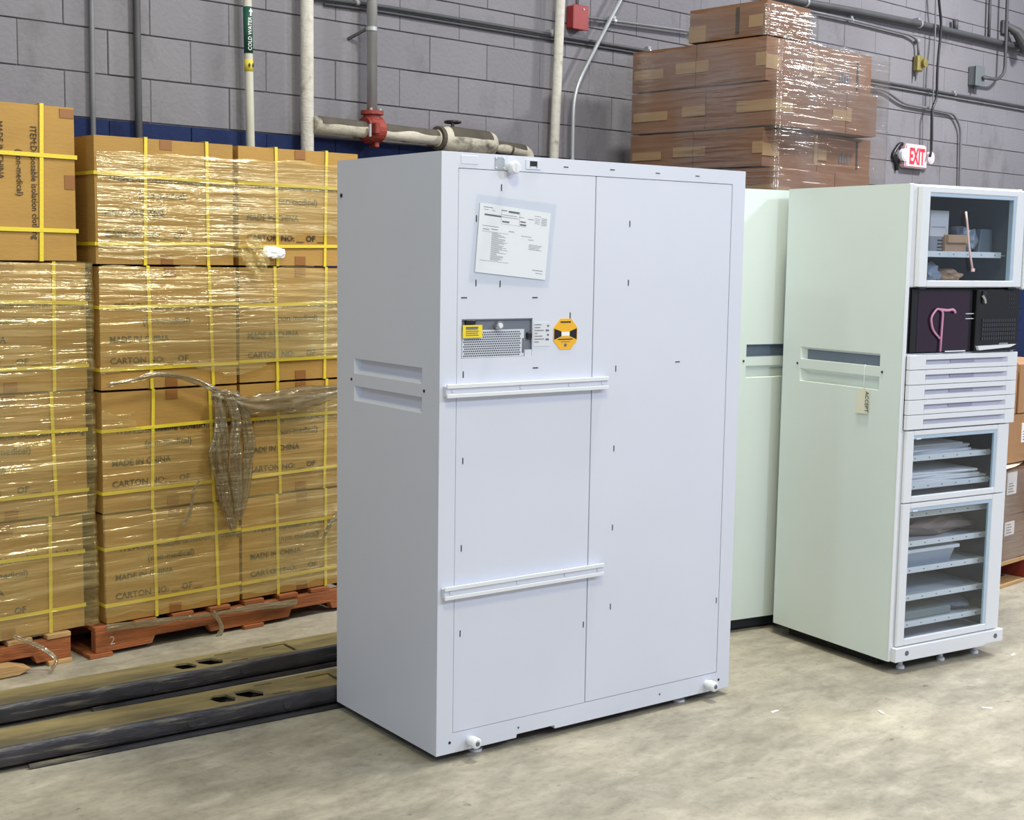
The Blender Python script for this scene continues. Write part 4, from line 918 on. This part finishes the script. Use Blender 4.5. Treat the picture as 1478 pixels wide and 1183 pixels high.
# right part of the wall
pipe('conduit', 'thick dark pipe sloping across the upper right of the wall', [(1100, -12), (1149, 1), (1230, 15), (1300, 29), (1353, 40), (1419, 56), (1478, 70), (1640, 112)], .026, CONDD, 'conduits on the block wall', 5.95, 3)
pipe('conduit', 'thin conduit curving down to the brass fitting', [(1150, 12), (1230, 29), (1313, 50), (1325, 58), (1326, 80)], .0105, CONDG, 'conduits on the block wall', 5.965, 2)
fz = W(1327, 91, 5.96)
bf = thing('brass_fitting', 'weathered brass outlet fitting on the wall above the exit sign', 'fitting', (fz.x, 5.998, fz.z))
bx('fitting_body', BRASS, bf, -.045, .035, -.06, 0, -.07, .06, .012); MB().tube([(.02, -.06, .0), (.02, -.085, .0)], .035, 14).build('fitting_cap', BRASS, bf)
MB().tube([(-.03, -.03, -.068), (-.035, -.03, -.145)], [.014, .004], 8).build('fitting_tail', CONDD, bf); bx('fitting_ear', BRASS, bf, .03, .075, -.03, 0, -.04, .05, .006)
pipe('conduit', 'upper of the twin level conduits right of the brown stack', [(1240, 112), (1262, 116), (1478, 154), (1640, 184)], .011, CONDD, 'conduits on the block wall', 5.975, 3)
pipe('conduit', 'lower of the twin level conduits right of the brown stack', [(1240, 117), (1262, 121), (1478, 159), (1640, 189)], .0075, CONDG, 'conduits on the block wall', 5.985)
pipe('conduit', 'zigzag conduit dropping behind the glass-door cabinet', [(1240, 126), (1277, 129), (1303, 149), (1344, 157), (1377, 164), (1387, 185), (1385, 265), (1384, 420)], .011, CONDG, 'conduits on the block wall', 5.97)
pipe('power_cable', 'black cable dropping from above to the exit sign', [(1354, -40), (1355, 0), (1359, 36), (1353, 95), (1352, 142), (1345, 158), (1344, 219), (1342, 226)], .0105, BLACKP, None, 5.90, cat='cable')
pipe('conduit', 'thin grey conduit beside the black exit-sign cable', [(1352, -40), (1350, 40), (1347, 120), (1346, 202)], .006, CONDG, 'conduits on the block wall', 5.912)
bq = W(1409, 110, 5.96); jb = thing('junction_box', 'grey electrical box with a drip tail on the upper right wall', 'box', (bq.x, 5.998, bq.z))
bx('box_body', mat('box_grey', (98, 104, 108), .5), jb, -.07, .07, -.07, 0, -.08, .08, .006); bx('box_cover', mat('box_grey', (98, 104, 108), .5), jb, -.076, .076, -.077, -.0705, -.086, .086, .004); MB().tube([(-.02, -.035, -.08), (-.02, -.035, -.15)], [.014, .004], 8).build('box_tail', CONDD, jb)
pipe('conduit', 'hooked conduit rising from the grey electrical box', [(1419, 112), (1440, 115), (1450, 105), (1452, 60), (1454, 0), (1455, -40)], .014, CONDD, 'conduits on the block wall', 5.905)
pipe('conduit', 'short conduit ending on the thick sloping pipe at the upper right', [(1427, 56), (1429, 0), (1430, -40)], .0135, CONDD, 'conduits on the block wall', 5.96)
sp_ = W(1463, 40, 5.9); hn = thing('floodlight', 'dark wall-mounted lamp head at the upper right corner', 'lamp', (sp_.x, 5.998, sp_.z))
bx('mount', CONDD, hn, -.05, .06, -.03, 0, -.05, .07, .006); MB().tube([(.0, -.03, .03), (.07, -.10, -.03), (.16, -.16, -.16)], [.025, .045, .07], 14).build('lamp_head', CONDD, hn)
pipe('conduit', 'short stub standing on the thick sloping pipe', [(1379, 28), (1379, 44)], .022, CONDD, 'conduits on the block wall', 5.955)
# exit sign
ez = W(1323, 225.5, 5.94)
ex = thing('exit_sign', 'red and white EXIT sign with two emergency lamp heads on the wall', 'sign', (ez.x, 5.998, ez.z))
bx('sign_housing', SIGNW, ex, -.168, .168, -.06, 0, -.095, .095, .010, 2)
text('printed_text', 'EXIT', .178, REDL, ex, (-.116, -.0615, -.062), width=.232, bold=.005)
for sx in (-1, 1):
    hd_ = MB().tube([(sx*.205, -.02, 0), (sx*.205, -.045, 0), (sx*.205, -.075, .0)], [.03, .048, .05], 16).build('lamp_head', WHITE, ex); MB().tube([(sx*.205, -.0755, 0), (sx*.205, -.079, 0)], .042, 16).build('lamp_lens', SIGNW, hd_)
tb('sign_cable', BLACKP, ex, arc([(-.165, -.02, .09), (-.20, -.015, .085), (-.27, -.012, .02), (-.285, -.012, -.02), (-.23, -.012, -.06), (-.215, -.012, -.12)]), .016, 8)
bx('sign_bracket', CONDD, ex, .13, .26, -.03, 0, -.25, -.21)
# small floor litter
for i, (px, py) in enumerate(((1118, 1027), (1272, 1028), (1425, 1022), (1462, 945))):
    d = R_*((px-739)/F)-U_*((py-591.5)/F)+F_; g = CAM+d*(-CAMH/d.z)
    o = MB().prism([(-.02, -.004), (.02, -.006), (.018, .005), (-.015, .007)], .0005, .003, 'z').build('paper_scrap', PAPER, None); o.location = g; o.rotation_euler = (0, 0, i*1.1)
    tag(o, 'tiny white scrap on the floor, %s' % ['in front of the gap between the cabinets', 'in front of the glass-door cabinet', 'at the right below the glass-door cabinet', 'by the shadow at the right edge'][i], 'litter')
